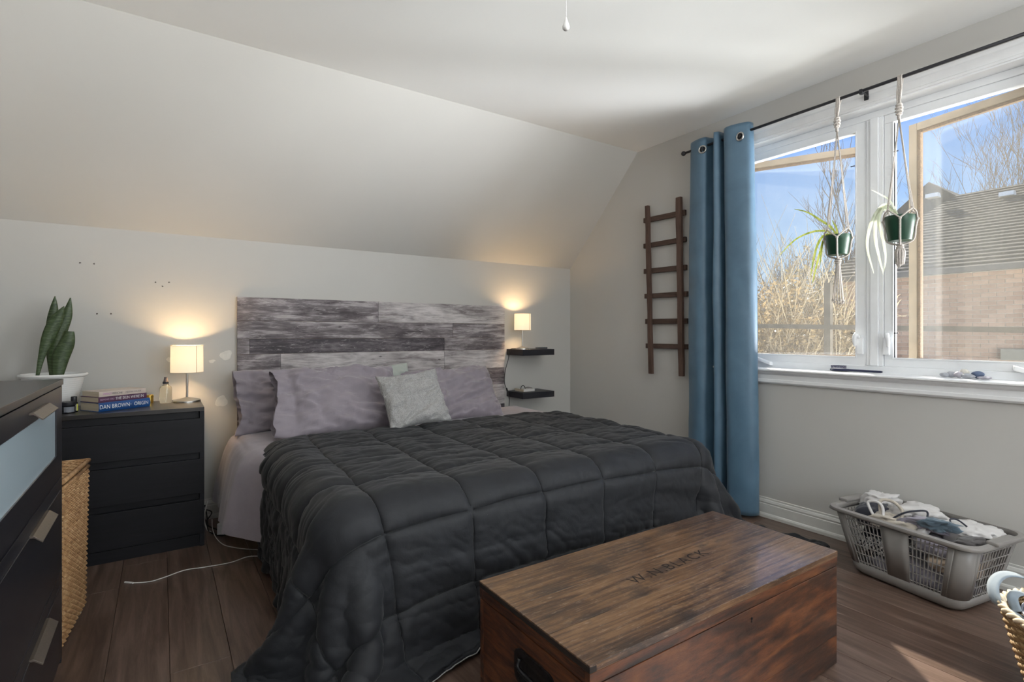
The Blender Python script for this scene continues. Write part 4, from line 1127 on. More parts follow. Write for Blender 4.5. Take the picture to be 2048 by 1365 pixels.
def curtain_mat():
    t = NT('blue_satin_curtain'); c = t.coords((1,1,1)); w = t.noise(c, 7, 5, 0.55, 0.5); f = t.noise(t.coords((300,300,60)), 3, 3, 0.7)
    t.set(t.ramp(t.math('ADD', t.math('MULTIPLY', w, 0.7), t.math('MULTIPLY', f, 0.3)), [(0.3, (0.070,0.135,0.205)), (0.7, (0.110,0.200,0.290))]), 0.42, 0, Sheen_Weight=0.3, Sheen_Roughness=0.3, Specular_IOR_Level=0.6)
    t.bump(t.math('ADD', w, t.math('MULTIPLY', f, 0.15)), 0.16, 0.012); return t.m
m_cur = curtain_mat()
cu = thing('curtain', 'long satin blue grommet curtain gathered at the window\'s side', 'curtain', (RX, 2.2, 0.03))
key = [(2.420,3.175),(2.405,3.125),(2.330,3.100),(2.275,3.105),(2.262,3.150),(2.245,3.185),(2.215,3.165),(2.205,3.110),(2.185,3.080),(2.160,3.100),(2.158,3.150),(2.135,3.160),(2.125,3.100),(2.085,3.070),(2.020,3.078),(1.960,3.105),(1.950,3.145),(1.965,3.18)]
kb  = [(2.445,3.170),(2.430,3.125),(2.340,3.085),(2.285,3.100),(2.265,3.150),(2.245,3.185),(2.210,3.165),(2.195,3.110),(2.170,3.065),(2.135,3.090),(2.130,3.150),(2.105,3.160),(2.095,3.100),(2.055,3.055),(1.985,3.065),(1.925,3.100),(1.905,3.150),(1.930,3.185)]
A = catmull(np.array(key), 7); B = catmull(np.array(kb), 7)
nz = 90; G = np.zeros((nz, len(A), 3))
Ztop = 2.522
for i in range(nz):
    q = i/(nz-1); z = Ztop + (0.02-Ztop)*q
    s_ = q**0.8
    P = A*(1-s_) + B*s_
    G[i, :, 0] = P[:, 1]; G[i, :, 1] = P[:, 0]; G[i, :, 2] = z
jj = np.linspace(0, 6, len(A))[None, :]; ii = np.linspace(0, 1, nz)[:, None]
amp = np.clip(ii*3, 0, 1)
G[..., 0] += amp*0.010*fbm(jj*1.5+0*ii, ii*5+0*jj, 3, 3) + np.clip((ii-0.55)*3, 0, 1)*0.006*fbm(jj*4+0*ii, ii*16+0*jj, 13, 2)
G[..., 1] += amp*0.010*fbm(jj*1.2+0*ii, ii*4+0*jj, 23, 3)
G[..., 0] = np.minimum(G[..., 0], XR-0.030)
fab = MB().grid(G).build('fabric', m_cur, cu, smooth=True)
so = fab.modifiers.new('thick', 'SOLIDIFY'); so.thickness = 0.0025; so.offset = 0
# grommets : steel rings on the visible panels
for (u, v, nx_, ny_) in ((1405, 299, -0.97, -0.25), (1480, 273, -0.98, 0.10)):
    p = on_x(u, v, RX-0.028 if u < 1450 else RX-0.050)
    nrm = Vector((nx_, ny_, 0)).normalized(); sd = Vector((-nrm.y, nrm.x, 0))
    ring = [p + sd*(0.024*math.cos(a)) + Vector((0,0,0.024*math.sin(a))) for a in np.linspace(0, 2*PI, 29)[:-1]]
    MB().tube(ring, 0.0055, 8, closed=True).build('grommet', m_chrome, cu, smooth=True)
    hol = [p - nrm*0.001 + sd*(0.022*math.cos(a)) + Vector((0,0,0.022*math.sin(a))) for a in np.linspace(0, 2*PI, 25)[:-1]]
    MB().add(hol, [tuple(range(24))]).build('grommet_hole', m_dark, cu)
    MB().tube([p + nrm*0.006, p - nrm*0.006], 0.0085, 12).build('rod_sleeve', m_black, cu)

# ------------------------------------------------------------------ macrame hangers with spider plants
m_rope = NT('cotton_rope'); c_ = m_rope.coords((1,1,1)); g_ = m_rope.noise(m_rope.coords((200,200,60)), 3, 3); m_rope.set(m_rope.ramp(g_, [(0.3, (0.42,0.37,0.34)), (0.7, (0.70,0.66,0.62))]), 0.9); m_rope.bump(g_, 0.5, 0.003); m_rope = m_rope.m
m_green = plain('dark_green_pot', (0.010,0.055,0.030), 0.4, var=0.15)
def leaf_mat(name, c1, c2, tr=0.45):
    t = NT(name); co = t.coords((60,60,8)); g = t.noise(co, 1.5, 3)
    col = t.ramp(g, [(0.35, c1), (0.65, c2)]); t.set(col, 0.45)
    tl = t.n('ShaderNodeBsdfTranslucent'); t.l(col, tl.inputs[0]); mx = t.n('ShaderNodeMixShader'); mx.inputs[0].default_value = tr
    t.l(t.p.outputs[0], mx.inputs[1]); t.l(tl.outputs[0], mx.inputs[2]); t.l(mx.outputs[0], t.out.inputs[0]); return t.m
m_spg = leaf_mat('spider_leaf_green', (0.16,0.22,0.03), (0.42,0.45,0.12))
m_spw = leaf_mat('spider_leaf_pale', (0.55,0.60,0.45), (0.80,0.82,0.68))
HXP = 3.105
def hanger(u_pot, v_rim, v_bot, u_top, v_knot, v_tail, label_h, label_p, leaves, lm, tail_fan, rr):
    pr = on_x(u_pot, v_rim, HXP); pb_ = on_x(u_pot, v_bot, HXP); pt_ = on_x(u_top, v_knot, HXP); pe = on_x(u_pot+ (8 if tail_fan else -2), v_tail, HXP)
    cx, cy = HXP, pr.y
    zr, zb = pr.z, pb_.z; ztop = RZ + 0.006
    H = thing('plant_hanger', label_h, 'plant hanger', (cx, cy, pe.z))
    # loop over the rod: twisted strands
    yt = pt_.y
    for k in range(3):
        pts = [(RX + 0.012*math.cos(a), yt + 0.006*(k-1), RZ + 0.004 + 0.012*math.sin(a)) for a in np.linspace(-0.3, PI+0.3, 9)]
        pts = [(HXP-0.004+0.006*math.cos(k*2.1), yt+0.008*math.cos(k*2.1+1), pt_.z+0.02)] + [(HXP+0.004, yt+0.007*(k-1), (pt_.z+RZ)/2)] + pts[::-1] + [(HXP, yt+0.008*(k-1), (pt_.z+RZ)/2+0.01), (HXP+0.004*math.sin(k), yt+0.006*math.cos(k*2+2), pt_.z+0.02)]
        MB().tube(smooth_path(pts, 3), 0.0046, 6).build('rope_loop', m_rope, H, smooth=True)
    kn = MB()
    for dz, r_ in ((0.022, 0.0105), (0.008, 0.013), (-0.008, 0.0125), (-0.022, 0.009)):
        kn.tube([(HXP+r_*math.cos(a), yt+r_*math.sin(a), pt_.z+dz+0.003*math.sin(a*2)) for a in np.linspace(0, 2*PI, 15)[:-1]], 0.0058, 6, closed=True)
    kn.tube([(HXP, yt, pt_.z+0.03), (HXP, yt, pt_.z-0.05)], 0.008, 8)
    kn.build('knot', m_rope, H, smooth=True)
    R = rr
    zc = zr - 0.012
    for k in range(4):
        a0 = PI/4 + k*PI/2 + 0.35
        kx, ky = cx+(R+0.004)*math.cos(a0), cy+(R+0.004)*math.sin(a0)
        # pair of hanging cords to a knot at the rim
        for dd in (-1, 1):
            MB().tube([(HXP+0.003*dd, yt+0.003*dd, pt_.z-0.045), (kx-0.004*dd*math.sin(a0), ky+0.004*dd*math.cos(a0), zr+0.035)], 0.0021, 5).build('cord', m_rope, H, smooth=True)
        MB().ball((kx, ky, zr+0.030), 0.0065, 8, 6).build('knot', m_rope, H, smooth=True)
        # split to both neighbours, meeting at knots half way round, then down under the pot
        for dd in (-1, 1):
            a1 = a0 + dd*PI/4
            w_ = MB().tube(smooth_path([(kx, ky, zr+0.028), (cx+(R+0.006)*math.cos(a0+dd*PI/10), cy+(R+0.006)*math.sin(a0+dd*PI/10), zr+0.012), (cx+(R+0.004)*math.cos(a1), cy+(R+0.004)*math.sin(a1), zr-0.018)], 4), 0.0040, 6)
            w_.build('cord', m_rope, H, smooth=True)
        a1 = a0 + PI/4; r1 = R*0.98
        MB().ball((cx+(R+0.005)*math.cos(a1), cy+(R+0.005)*math.sin(a1), zr-0.020), 0.0075, 8, 6).build('knot', m_rope, H, smooth=True)
        MB().tube(smooth_path([(cx+(R+0.005)*math.cos(a1), cy+(R+0.005)*math.sin(a1), zr-0.018), (cx+R*0.95*math.cos(a1), cy+R*0.95*math.sin(a1), (zr+zb)/2), (cx+(R*0.76+0.004)*math.cos(a1), cy+(R*0.76+0.004)*math.sin(a1), zb+0.002), (cx+0.010*math.cos(a1), cy+0.010*math.sin(a1), zb-0.020)], 5), 0.0048, 6).build('cord', m_rope, H, smooth=True)
    kb_ = MB()
    for dz, r_ in ((0.0, 0.011), (-0.012, 0.013), (-0.024, 0.011)):
        kb_.tube([(cx+r_*math.cos(a), cy+r_*math.sin(a), zb-0.022+dz) for a in np.linspace(0, 2*PI, 15)[:-1]], 0.0058, 6, closed=True)
    kb_.build('knot', m_rope, H, smooth=True)
    rs = random.Random(int(u_pot))
    nt_ = 11
    for k in range(nt_):
        a = 2*PI*k/nt_; sp = 0.026 if tail_fan else 0.014
        top = (cx+0.007*math.cos(a), cy+0.007*math.sin(a), zb-0.035); zl = pe.z + rs.uniform(0.0, 0.022)
        mid = (cx+(sp*0.55 if tail_fan else 0.019)*math.cos(a), cy+(sp*0.55 if tail_fan else 0.019)*math.sin(a), (zb+zl)/2)
        end = (cx+sp*math.cos(a), cy+sp*math.sin(a), zl)
        MB().tube(smooth_path([top, mid, end], 4), 0.0032 if tail_fan else 0.0052, 5).build('tassel_strand', m_rope, H, smooth=True)
        MB().ball((end[0], end[1], end[2]), 0.0065, 7, 5).build('knot', m_rope, H)
    # the potted plant carried by the hanger
    Pp = thing('potted_spider_plant', label_p, 'potted plant', (cx, cy, zb))
    MB().lathe([(R*0.74, 0.0), (R*0.76, 0.002), (R*0.95, (zr-zb)*0.78), (R*0.965, (zr-zb)*0.80), (R*0.985, zr-zb), (R*0.93, zr-zb), (R*0.90, (zr-zb)*0.85)], (cx, cy, zb), 32).build('pot', m_green, Pp, smooth=True, sharp=0.6)
    MB().lathe([(R*0.90, (zr-zb)*0.86), (0.0001, (zr-zb)*0.90)], (cx, cy, zb), 20).build('soil', m_soil, Pp)
    for (pth, dx_, w) in leaves:
        Q = [on_x(u, v, HXP + dx_*(i/(len(pth)-1))) for i, (u, v) in enumerate(pth)]
        Q = [Vector((cx, cy, zr-0.01))] + Q
        C_ = catmull(np.array([tuple(p) for p in Q]), 7); n = len(C_); rows_ = []
        for i in range(n):
            t_ = Vector(C_[min(i+1, n-1)]-C_[max(i-1, 0)]).normalized(); s_ = t_.cross(Vector((0.75, 0.55, 0.25))).normalized()
            q = i/(n-1); ww = w*min(1, 0.45+q*2.2)*(1-q**3)**0.7 + 0.0004
            nn2 = t_.cross(s_)
            rows_.append([tuple(Vector(C_[i]) + s_*ww*k + nn2*(0.3*ww*abs(k))) for k in (-1, -0.5, 0, 0.5, 1)])
        MB().grid(np.array(rows_)).build('leaf', lm, Pp, smooth=True)
    return H
hanger(1676, 471, 510, 1674, 245, 606, 'white macrame hanger with spreading tassel at the left casement', 'hanging spider plant with yellow-green leaves in a dark green pot',
       [([(1662,455),(1640,440),(1615,425),(1588,418)], 0.0, 0.0055), ([(1655,463),(1625,464),(1590,480),(1558,512)], -0.02, 0.0055), ([(1650,470),(1635,490),(1627,520),(1621,553)], -0.03, 0.0062), ([(1652,472),(1640,505),(1631,540),(1625,567)], -0.01, 0.0058), ([(1648,478),(1643,505),(1639,532)], 0.01, 0.0045), ([(1672,455),(1668,448),(1664,440)], 0.0, 0.004)], m_spg, True, 0.062)
hanger(1800, 433, 482, 1798, 219, 532, 'white macrame hanger with thick bound tassel at the right casement', 'hanging spider plant with pale drooping leaves in a green pot',
       [([(1780,402),(1762,390),(1743,380)], 0.0, 0.0035), ([(1772,410),(1750,430),(1737,465),(1735,500),(1748,548)], -0.02, 0.0085), ([(1774,414),(1755,430),(1750,470),(1757,510),(1767,550)], 0.01, 0.0085), ([(1770,418),(1757,440),(1766,480),(1771,515),(1766,548)], -0.01, 0.0075), ([(1778,412),(1768,416),(1760,428)], -0.03, 0.005)], m_spw, False, 0.066)

# ------------------------------------------------------------------ things on the window sill
SZ = 0.9545
hbz = thing('hairbrush', 'navy paddle hairbrush lying bristles up on the window sill', 'hairbrush', (3.262, 1.42, SZ))
m_hb = plain('navy_plastic', (0.012,0.016,0.055), 0.3); m_pad = plain('grey_pad', (0.40,0.40,0.45), 0.6); m_bri = plain('bristle', (0.10,0.10,0.16), 0.4)
bx_ = 3.262; yA, yM, yB_ = 1.535, 1.435, 1.268
sec = [(yA,0.004,0.004),(yA-0.008,0.018,0.007),(yA-0.03,0.026,0.008),(yA-0.06,0.027,0.008),(yM+0.008,0.020,0.008),(yM-0.008,0.008,0.007),(yM-0.05,0.0065,0.0065),(yM-0.10,0.008,0.0065),(yB_+0.006,0.0085,0.006),(yB_,0.003,0.003)]
rows_ = []
for (yy, wx, hz_) in sec:
    rows_.append([(bx_+wx*math.cos(a), yy, SZ+0.0085+hz_*math.sin(a)) for a in np.linspace(0, 2*PI, 15)[:-1]])
bb_ = MB().grid(catmull(np.array(rows_), 3), closed_u=True)
bb_.build('handle', m_hb, hbz, smooth=True)
MB().ball((bx_, yA-0.046, SZ+0.0165), 0.023, 18, 8, (1.0,1.75,0.18)).build('cushion_pad', m_pad, hbz, smooth=True)
br = MB()
for i in range(12):
    for k in range(6):
        yy = yA-0.010-i*0.0066; wx = (k-2.5)*0.0072*min(1, 0.55+0.12*min(i, 11-i))
        br.tube([(bx_+wx, yy, SZ+0.018), (bx_+wx*1.15, yy+0.002*math.sin(i*7+k), SZ+0.034)], [0.0007, 0.0011], 4)
br.build('bristles', m_bri, hbz)
m_st = [plain('pebble_grey', (0.36,0.37,0.41), 0.55, var=0.2, scale=40), plain('pebble_cream', (0.66,0.63,0.58), 0.55, var=0.15, scale=40), plain('pebble_slate', (0.10,0.14,0.24), 0.5, var=0.25, scale=40), plain('pebble_lilac', (0.42,0.40,0.45), 0.55, var=0.2, scale=40)]
pebs = [(1889,757,0.021,0.55,0,'flat grey pebble at the end of the row of stones on the sill'), (1902,752.5,0.024,0.62,0,'rounded grey pebble leaning on the flat one on the sill'), (1918,755,0.021,0.8,3,'mauve striped pebble under the cream one on the sill'), (1929,751,0.021,0.75,1,'cream pebble standing highest among the stones on the sill'),
        (1936,758.5,0.031,0.40,0,'long flat grey pebble in front of the cream one on the sill'), (1956,756,0.026,0.75,2,'slate blue pebble, largest of the stones on the sill'), (1970,761,0.030,0.25,3,'thin flat grey pebble beneath the slate blue one on the sill')]
for i, (u, v, r, fl, mi, lab) in enumerate(pebs):
    xx = 3.245 + 0.012*(i % 2)
    p = on_x(u, v, xx); rz = r*fl*0.72
    bm_ = MB().ball((0,0,0), 1.0, 18, 12)
    rs = np.random.RandomState(i); V_ = np.array(bm_.v); k_ = rs.randn(3, 3)*0.6
    d_ = 1 + 0.06*np.sin(V_ @ k_[0]*3 + 1) + 0.05*np.sin(V_ @ k_[1]*4)
    V_ = V_*d_[:, None]*np.array([r*0.62, r*0.92, rz*1.35])
    zz = SZ - V_[:, 2].min() + (0.012 if i == 3 else 0.0) + 0.0004
    bm_.v = [tuple(q) for q in (V_ + np.array([xx, p.y, zz])).tolist()]
    tag(bm_.build('pebble', m_st[mi], None, smooth=True), lab, 'pebble', 'pebbles on the window sill')

# ------------------------------------------------------------------ carved wooden trunk
TX0, TX1, TY0, TY1, TZ = 0.823, 1.992, 0.912, 1.420, 0.402
def trunk_mat(name, stretch, stops, scale=1.6, coat=0.7, wear=0.0, cr=0.16, rep=6.0, bw=0.4):
    t = NT(name); c = t.coords(stretch, rnd=17.0)
    n1 = t.noise(c, scale, 3, 0.5, 0.6)
    wv = t.math('FRACT', t.math('MULTIPLY', n1, rep))
    band = t.math('ABSOLUTE', t.math('SUBTRACT', wv, 0.5))
    fine = t.noise(t.coords(tuple(s_*6 for s_ in stretch), rnd=3.0), 3, 5, 0.7)
    patch = t.noise(t.coords((2.2,2.6,2.6), rnd=11.0), 1.4, 4, 0.6, 0.5)
    v = t.math('ADD', t.math('MULTIPLY', band, bw), t.math('MULTIPLY', fine, 0.75)); v = t.math('ADD', v, t.math('MULTIPLY', patch, 0.55))
    col = t.ramp(v, stops)
    if wear:
        sp = t.noise(t.coords((7,34,34)), 3.0, 6, 0.8)
        col = t.mix(t.ramp(sp, [(0.55, 0.0), (0.66, wear)]), col, (0.36,0.27,0.21))
        sd_ = t.noise(t.coords((1.6,3,3)), 2.0, 5, 0.7)
        col = t.mix(t.ramp(sd_, [(0.36, 0.75), (0.46, 0.0)]), col, (0.020,0.012,0.009))
    t.set(col, 0.42, 0, Coat_Weight=coat, Coat_Roughness=cr); t.bump(t.math('ADD', v, fine), 0.20, 0.004)
    return t.m
st_top = [(0.50, (0.022,0.011,0.007)), (0.66, (0.070,0.034,0.017)), (0.82, (0.150,0.076,0.034)), (1.0, (0.23,0.13,0.065))]
st_frt = [(0.52, (0.012,0.006,0.005)), (0.68, (0.040,0.015,0.008)), (0.84, (0.110,0.035,0.013)), (1.0, (0.16,0.058,0.020))]
m_tt = trunk_mat('trunk_top_wood', (0.35, 8, 8), st_top, wear=0.55, cr=0.10, rep=7)
m_tf = trunk_mat('trunk_front_wood', (0.6, 3, 3), st_frt, coat=0.6, cr=0.2, rep=5, bw=0.5)
m_te = trunk_mat('trunk_end_wood', (6, 1.0, 8), st_frt, coat=0.25, cr=0.35)
tk = thing('blanket_chest', 'large varnished wooden chest with carved lettering at the foot of the bed', 'chest', ((TX0+TX1)/2, (TY0+TY1)/2, 0))
lidz = 0.350
for (ya, yb) in ((TY0, 1.067), (1.067, 1.232), (1.232, TY1)):
    MB().box(TX0, TX1, ya+0.0005, yb-0.0005, TZ-0.020, TZ).build('lid_board', m_tt, tk, bevel=0.0015)
MB().box(TX0+0.001, TX1-0.001, TY0+0.001, TY0+0.020, lidz+0.002, TZ-0.0205).build('lid_front', m_tf, tk, bevel=0.0012)
MB().box(TX0+0.001, TX1-0.001, TY1-0.020, TY1-0.001, lidz+0.002, TZ-0.0205).build('lid_back', m_tf, tk, bevel=0.0012)
for xa in (TX0+0.001, TX1-0.021):
    MB().box(xa, xa+0.020, TY0+0.020, TY1-0.020, lidz+0.002, TZ-0.0205).build('lid_end', m_te, tk, bevel=0.0012)
for (za, zb) in ((0.004, 0.104), (0.104, lidz-0.001)):
    MB().box(TX0+0.002, TX1-0.002, TY0+0.002, TY0+0.022, za+0.0004, zb-0.0004).build('front_board', m_tf, tk, bevel=0.0015)
    MB().box(TX0+0.002, TX1-0.002, TY1-0.022, TY1-0.002, za+0.0004, zb-0.0004).build('back_board', m_tf, tk, bevel=0.0015)
    for xa in (TX0+0.002, TX1-0.022):
        MB().box(xa, xa+0.020, TY0+0.022, TY1-0.022, za+0.0004, zb-0.0004).build('end_board', m_te, tk, bevel=0.0012)
MB().box(TX0+0.022, TX1-0.022, TY0+0.022, TY1-0.022, 0.004, 0.02).build('bottom_board', m_te, tk)
MB().box(TX0-0.001, TX0+0.021, TY0-0.0006, TY1, TZ-0.018, TZ-0.004).build('end_band', plain('dark_end_grain', (0.016,0.011,0.009), 0.6, var=0.3, scale=60), tk, bevel=0.001)
# keyhole
MB().tube([(1.47, TY0+0.0025, 0.318), (1.47, TY0-0.0002, 0.318)], 0.004, 10).build('keyhole', m_dark, tk)
MB().box(1.4685, 1.4715, TY0+0.001, TY0+0.0018, 0.306, 0.318).build('keyhole', m_dark, tk)
# cup handle let into the end
hA, hB, hC, hD = 1.040, 1.222, 0.205, 0.302
def rrect(y0_, y1_, z0_, z1_, r, x, n=5):
    pts = []
    for (cy_, cz_, a0_) in ((y1_-r, z1_-r, 0), (y0_+r, z1_-r, PI/2), (y0_+r, z0_+r, PI), (y1_-r, z0_+r, 3*PI/2)):
        for k in range(n+1): a = a0_ + PI/2*k/n; pts.append((x, cy_+r*math.cos(a), cz_+r*math.sin(a)))
    return pts
m_iron = plain('worn_black_iron', (0.022,0.021,0.023), 0.35, 0.6, var=0.6, scale=70)
o1, o2, o3 = rrect(hA, hB, hC, hD, 0.03, TX0-0.003), rrect(hA+0.016, hB-0.016, hC+0.016, hD-0.016, 0.02, TX0-0.003), rrect(hA+0.024, hB-0.024, hC+0.024, hD-0.024, 0.015, TX0+0.0015)
n_ = len(o1); o0 = rrect(hA, hB, hC, hD, 0.03, TX0+0.004)
hd = MB().grid(np.array([o0, o1, o2, o3]), closed_u=True); hd.f.append(tuple(range(3*n_, 4*n_)))
hp = hd.build('handle_plate', m_iron, tk, smooth=True, sharp=0.5, recalc=True)
MB().tube(smooth_path([(TX0-0.004, hA+0.03, hD-0.025), (TX0-0.014, hA+0.04, hD-0.045), (TX0-0.014, hB-0.04, hD-0.045), (TX0-0.004, hB-0.03, hD-0.025)], 4), 0.006, 8).build('handle_bail', m_iron, hp, smooth=True)
m_cut = plain('carved_dark', (0.014,0.009,0.007), 0.8)
tM = frame_m(((1.199+1.593)/2+0.004, 1.158, TZ+0.0006), (1, 0.035, 0), (-0.035, 1, 0))
text_mesh('carved_lettering', 'W.N.BLACK', 0.060, m_cut, tM, tk, sx=1.03, space=1.22)

# ------------------------------------------------------------------ laundry basket with clothes
m_bsk = plain('taupe_plastic', (0.265,0.25,0.24), 0.35, var=0.03)
LBc = (2.945, 0.990); LBrot = math.radians(-10)
lbx = Vector((math.cos(LBrot), math.sin(LBrot), 0)); lby = Vector((-math.sin(LBrot), math.cos(LBrot), 0))
BW, BLn, BH = 0.205, 0.305, 0.312           # half sizes at the rim
def rr2(hw, hl, r, z, n=6):
    pts = []
    for (sx_, sy_, a0_) in ((1,1,0), (-1,1,PI/2), (-1,-1,PI), (1,-1,3*PI/2)):
        for k in range(n+1):
            a = a0_ + PI/2*k/n
            p = Vector((LBc[0], LBc[1], z)) + lbx*(sx_*(hw-r)+r*math.cos(a)) + lby*(sy_*(hl-r)+r*math.sin(a)); pts.append(tuple(p))
    return pts
lb = thing('laundry_basket', 'taupe plastic lattice laundry basket full of clothes below the window', 'laundry basket', (LBc[0], LBc[1], 0))
def at_h(q):    # half sizes at height fraction q
    return BW*(0.74+0.22*q), BLn*(0.76+0.20*q)
# solid tub bottom
rings = [rr2(at_h(0)[0]-0.02, at_h(0)[1]-0.02, 0.05, 0.002), rr2(*at_h(0), 0.06, 0.018), rr2(*at_h(0.2), 0.06, 0.062)]
tb = MB().grid(np.array(rings), closed_u=True); nb = len(rings[0]); tb.f.append(tuple(reversed(range(nb))))
tbo = tb.build('tub_bottom', m_bsk, lb, smooth=True, sharp=0.7, recalc=True); s_ = tbo.modifiers.new('thick', 'SOLIDIFY'); s_.thickness = 0.004
# rim with rolled lip
rr_ = [rr2(*at_h(0.93), 0.06, 0.285), rr2(at_h(1.0)[0], at_h(1.0)[1], 0.06, BH-0.006), rr2(BW-0.008, BLn-0.008, 0.062, BH), rr2(BW+0.012, BLn+0.012, 0.07, BH-0.003), rr2(BW+0.016, BLn+0.016, 0.07, BH-0.016)]
ro = MB().grid(np.array(rr_), closed_u=True).build('rim', m_bsk, lb, smooth=True, sharp=0.7, recalc=True); s_ = ro.modifiers.new('thick', 'SOLIDIFY'); s_.thickness = 0.004
def side_pt(side, s_, q, out=0.0):
    hw, hl = at_h(q); z = 0.018+(0.290-0.018)*q + 0.0
    base = Vector((LBc[0], LBc[1], z))
    if side == 'front': return base - lbx*(hw+out) + lby*(s_*(hl-0.055))
    if side == 'back':  return base + lbx*(hw+out) + lby*(s_*(hl-0.055))
    if side == 'near':  return base - lby*(hl+out) + lbx*(s_*(hw-0.055))
    return base + lby*(hl+out) + lbx*(s_*(hw-0.055))
def lattice(side, s0, s1, nv, nh):
    m_ = MB()
    for i in range(nv+1):
        a = s0+(s1-s0)*i/nv; m_.tube([side_pt(side, a, 0.16), side_pt(side, a, 0.97)], 0.0026, 5)
    for k in range(nh):
        q = 0.2+0.72*k/(nh-1); m_.tube([side_pt(side, s0, q), side_pt(side, s1, q)], 0.0026, 5)
    m_.build('lattice', m_bsk, lb)
def solid(side, s0, s1, q0=0.15, q1=0.98):
    m_ = MB(); A_ = [[tuple(side_pt(side, s0+(s1-s0)*i/4, q)) for i in range(5)] for q in (q0, q1)]
    o_ = m_.grid(np.array(A_)).build('solid_panel', m_bsk, lb, smooth=True); s_ = o_.modifiers.new('thick', 'SOLIDIFY'); s_.thickness = 0.004; s_.offset = 0
for sd_ in ('front', 'back'):
    lattice(sd_, -0.90, -0.25, 9, 6); lattice(sd_, 0.25, 0.95, 9, 6); solid(sd_, -0.25, 0.25)
    solid(sd_, -1.0, -0.90); solid(sd_, 0.95, 1.0)
for sd_ in ('near', 'far'):
    lattice(sd_, -0.85, 0.85, 10, 6); solid(sd_, -1.0, -0.85); solid(sd_, 0.85, 1.0)
# rounded corners
for (sx_, sy_, a0_) in ((1,1,0), (-1,1,PI/2), (-1,-1,PI), (1,-1,3*PI/2)):
    A_ = []
    for q in (0.15, 0.5, 0.98):
        hw, hl = at_h(q); z = 0.018+0.272*q; r = 0.056
        A_.append([tuple(Vector((LBc[0], LBc[1], z)) + lbx*(sx_*(hw-r)+r*math.cos(a0_+PI/2*k/6)) + lby*(sy_*(hl-r)+r*math.sin(a0_+PI/2*k/6))) for k in range(7)])
    o_ = MB().grid(np.array(A_)).build('corner_panel', m_bsk, lb, smooth=True); s_ = o_.modifiers.new('thick', 'SOLIDIFY'); s_.thickness = 0.004; s_.offset = 0
for sy_ in (-1, 1):
    c_ = Vector((LBc[0], LBc[1], BH+0.004)) + lby*(sy_*(BLn+0.006))
    MB().obox(c_, lbx*0.085, lby*0.022, Vector((0,0,0.008))).build('grip', m_bsk, lb, bevel=0.006, recalc=True)

def heap(name, c, sx_, sy_, sz_, mat, label, cat='clothing', seed=0, rot=0.0, fold=0.35, n=40, group='clothes in the laundry basket', base=None):
    """crumpled garment : flattened lump with folded surface; c in basket coordinates (x,y,z)"""
    us = np.linspace(0, 2*PI, n+1)[:-1]; vs_ = np.linspace(0, PI, n//2)
    U, V_ = np.meshgrid(us, vs_)
    X = np.sin(V_)*np.cos(U); Y = np.sin(V_)*np.sin(U); Z = np.cos(V_)
    r = 1 + fold*fbm(X*2.2+seed, Y*2.2+Z*1.3, seed, 3) - 0.5*fold*np.abs(fbm(X*4+3, Y*4+Z*2, seed+5, 3))*2
    e = 0.75
    sg = lambda a: np.sign(a)*np.abs(a)**e
    X, Y, Z = sg(X)*r, sg(Y)*r, sg(Z)*(0.6+0.4*r) + 0.22*fbm(X*3, Y*3, seed+8, 4)
    c0, s0 = math.cos(rot), math.sin(rot)
    xx = X*sx_; yy = Y*sy_
    lx_, ly_ = xx*c0-yy*s0 + c[0], xx*s0+yy*c0 + c[1]
    zz = np.maximum(Z*sz_ + c[2], 0.028)
    A_ = np.stack([LBc[0]+lbx.x*lx_+lby.x*ly_, LBc[1]+lbx.y*lx_+lby.y*ly_, zz], axis=2)
    o_ = MB().grid(A_, closed_u=True, flip=True).build(name, mat, None, smooth=True)
    return tag(o_, label, cat, group)
m_c1 = cloth('white_cotton', (0.55,0.53,0.53), (0.66,0.64,0.63), wscale=14); m_c2 = cloth('navy_cloth', (0.015,0.017,0.030), (0.028,0.030,0.045)); m_c3 = cloth('oat_cloth', (0.44,0.39,0.33), (0.54,0.49,0.43))
m_c4 = cloth('blue_grey_cloth', (0.085,0.125,0.165), (0.15,0.205,0.25)); m_c5 = cloth('charcoal_cloth', (0.05,0.045,0.045), (0.085,0.075,0.075)); m_c6 = cloth('lilac_cloth', (0.30,0.28,0.34), (0.38,0.36,0.42)); m_c7 = cloth('peach_cloth', (0.52,0.40,0.30), (0.62,0.50,0.40))
t = NT('check_cloth'); ck = t.n('ShaderNodeTexChecker'); ck.inputs['Scale'].default_value = 90; t.l(t.coords(), ck.inputs['Vector']); ck.inputs[1].default_value = (0.02,0.02,0.03,1); ck.inputs[2].default_value = (0.55,0.53,0.52,1); t.set(ck.outputs[0], 0.9); m_c8 = t.m
heap('folded_clothes', (0.0, 0.0, 0.075), 0.125, 0.225, 0.050, m_c6, 'lilac garment at the bottom of the laundry basket', seed=1)
heap('patterned_top', (-0.05, 0.14, 0.135), 0.085, 0.105, 0.040, m_c8, 'black and white checked top pressed on the basket lattice', seed=2)
heap('navy_garment', (0.03, 0.17, 0.175), 0.105, 0.095, 0.045, m_c2, 'navy garment low at one end of the laundry basket', seed=22)
heap('peach_garment', (-0.05, -0.16, 0.165), 0.090, 0.100, 0.040, m_c7, 'peach garment behind the lattice of the laundry basket', seed=3)
heap('oat_garment', (0.06, -0.10, 0.180), 0.085, 0.150, 0.045, m_c3, 'oat coloured garment in the middle of the basket', seed=33)
heap('lilac_shirt', (-0.04, -0.13, 0.225), 0.100, 0.130, 0.038, m_c6, 'lilac shirt near the rim of the laundry basket', seed=4)
heap('dark_hood', (-0.015, 0.185, 0.270), 0.105, 0.080, 0.058, m_c2, 'dark navy hood lying at the end of the basket', seed=5, fold=0.25)
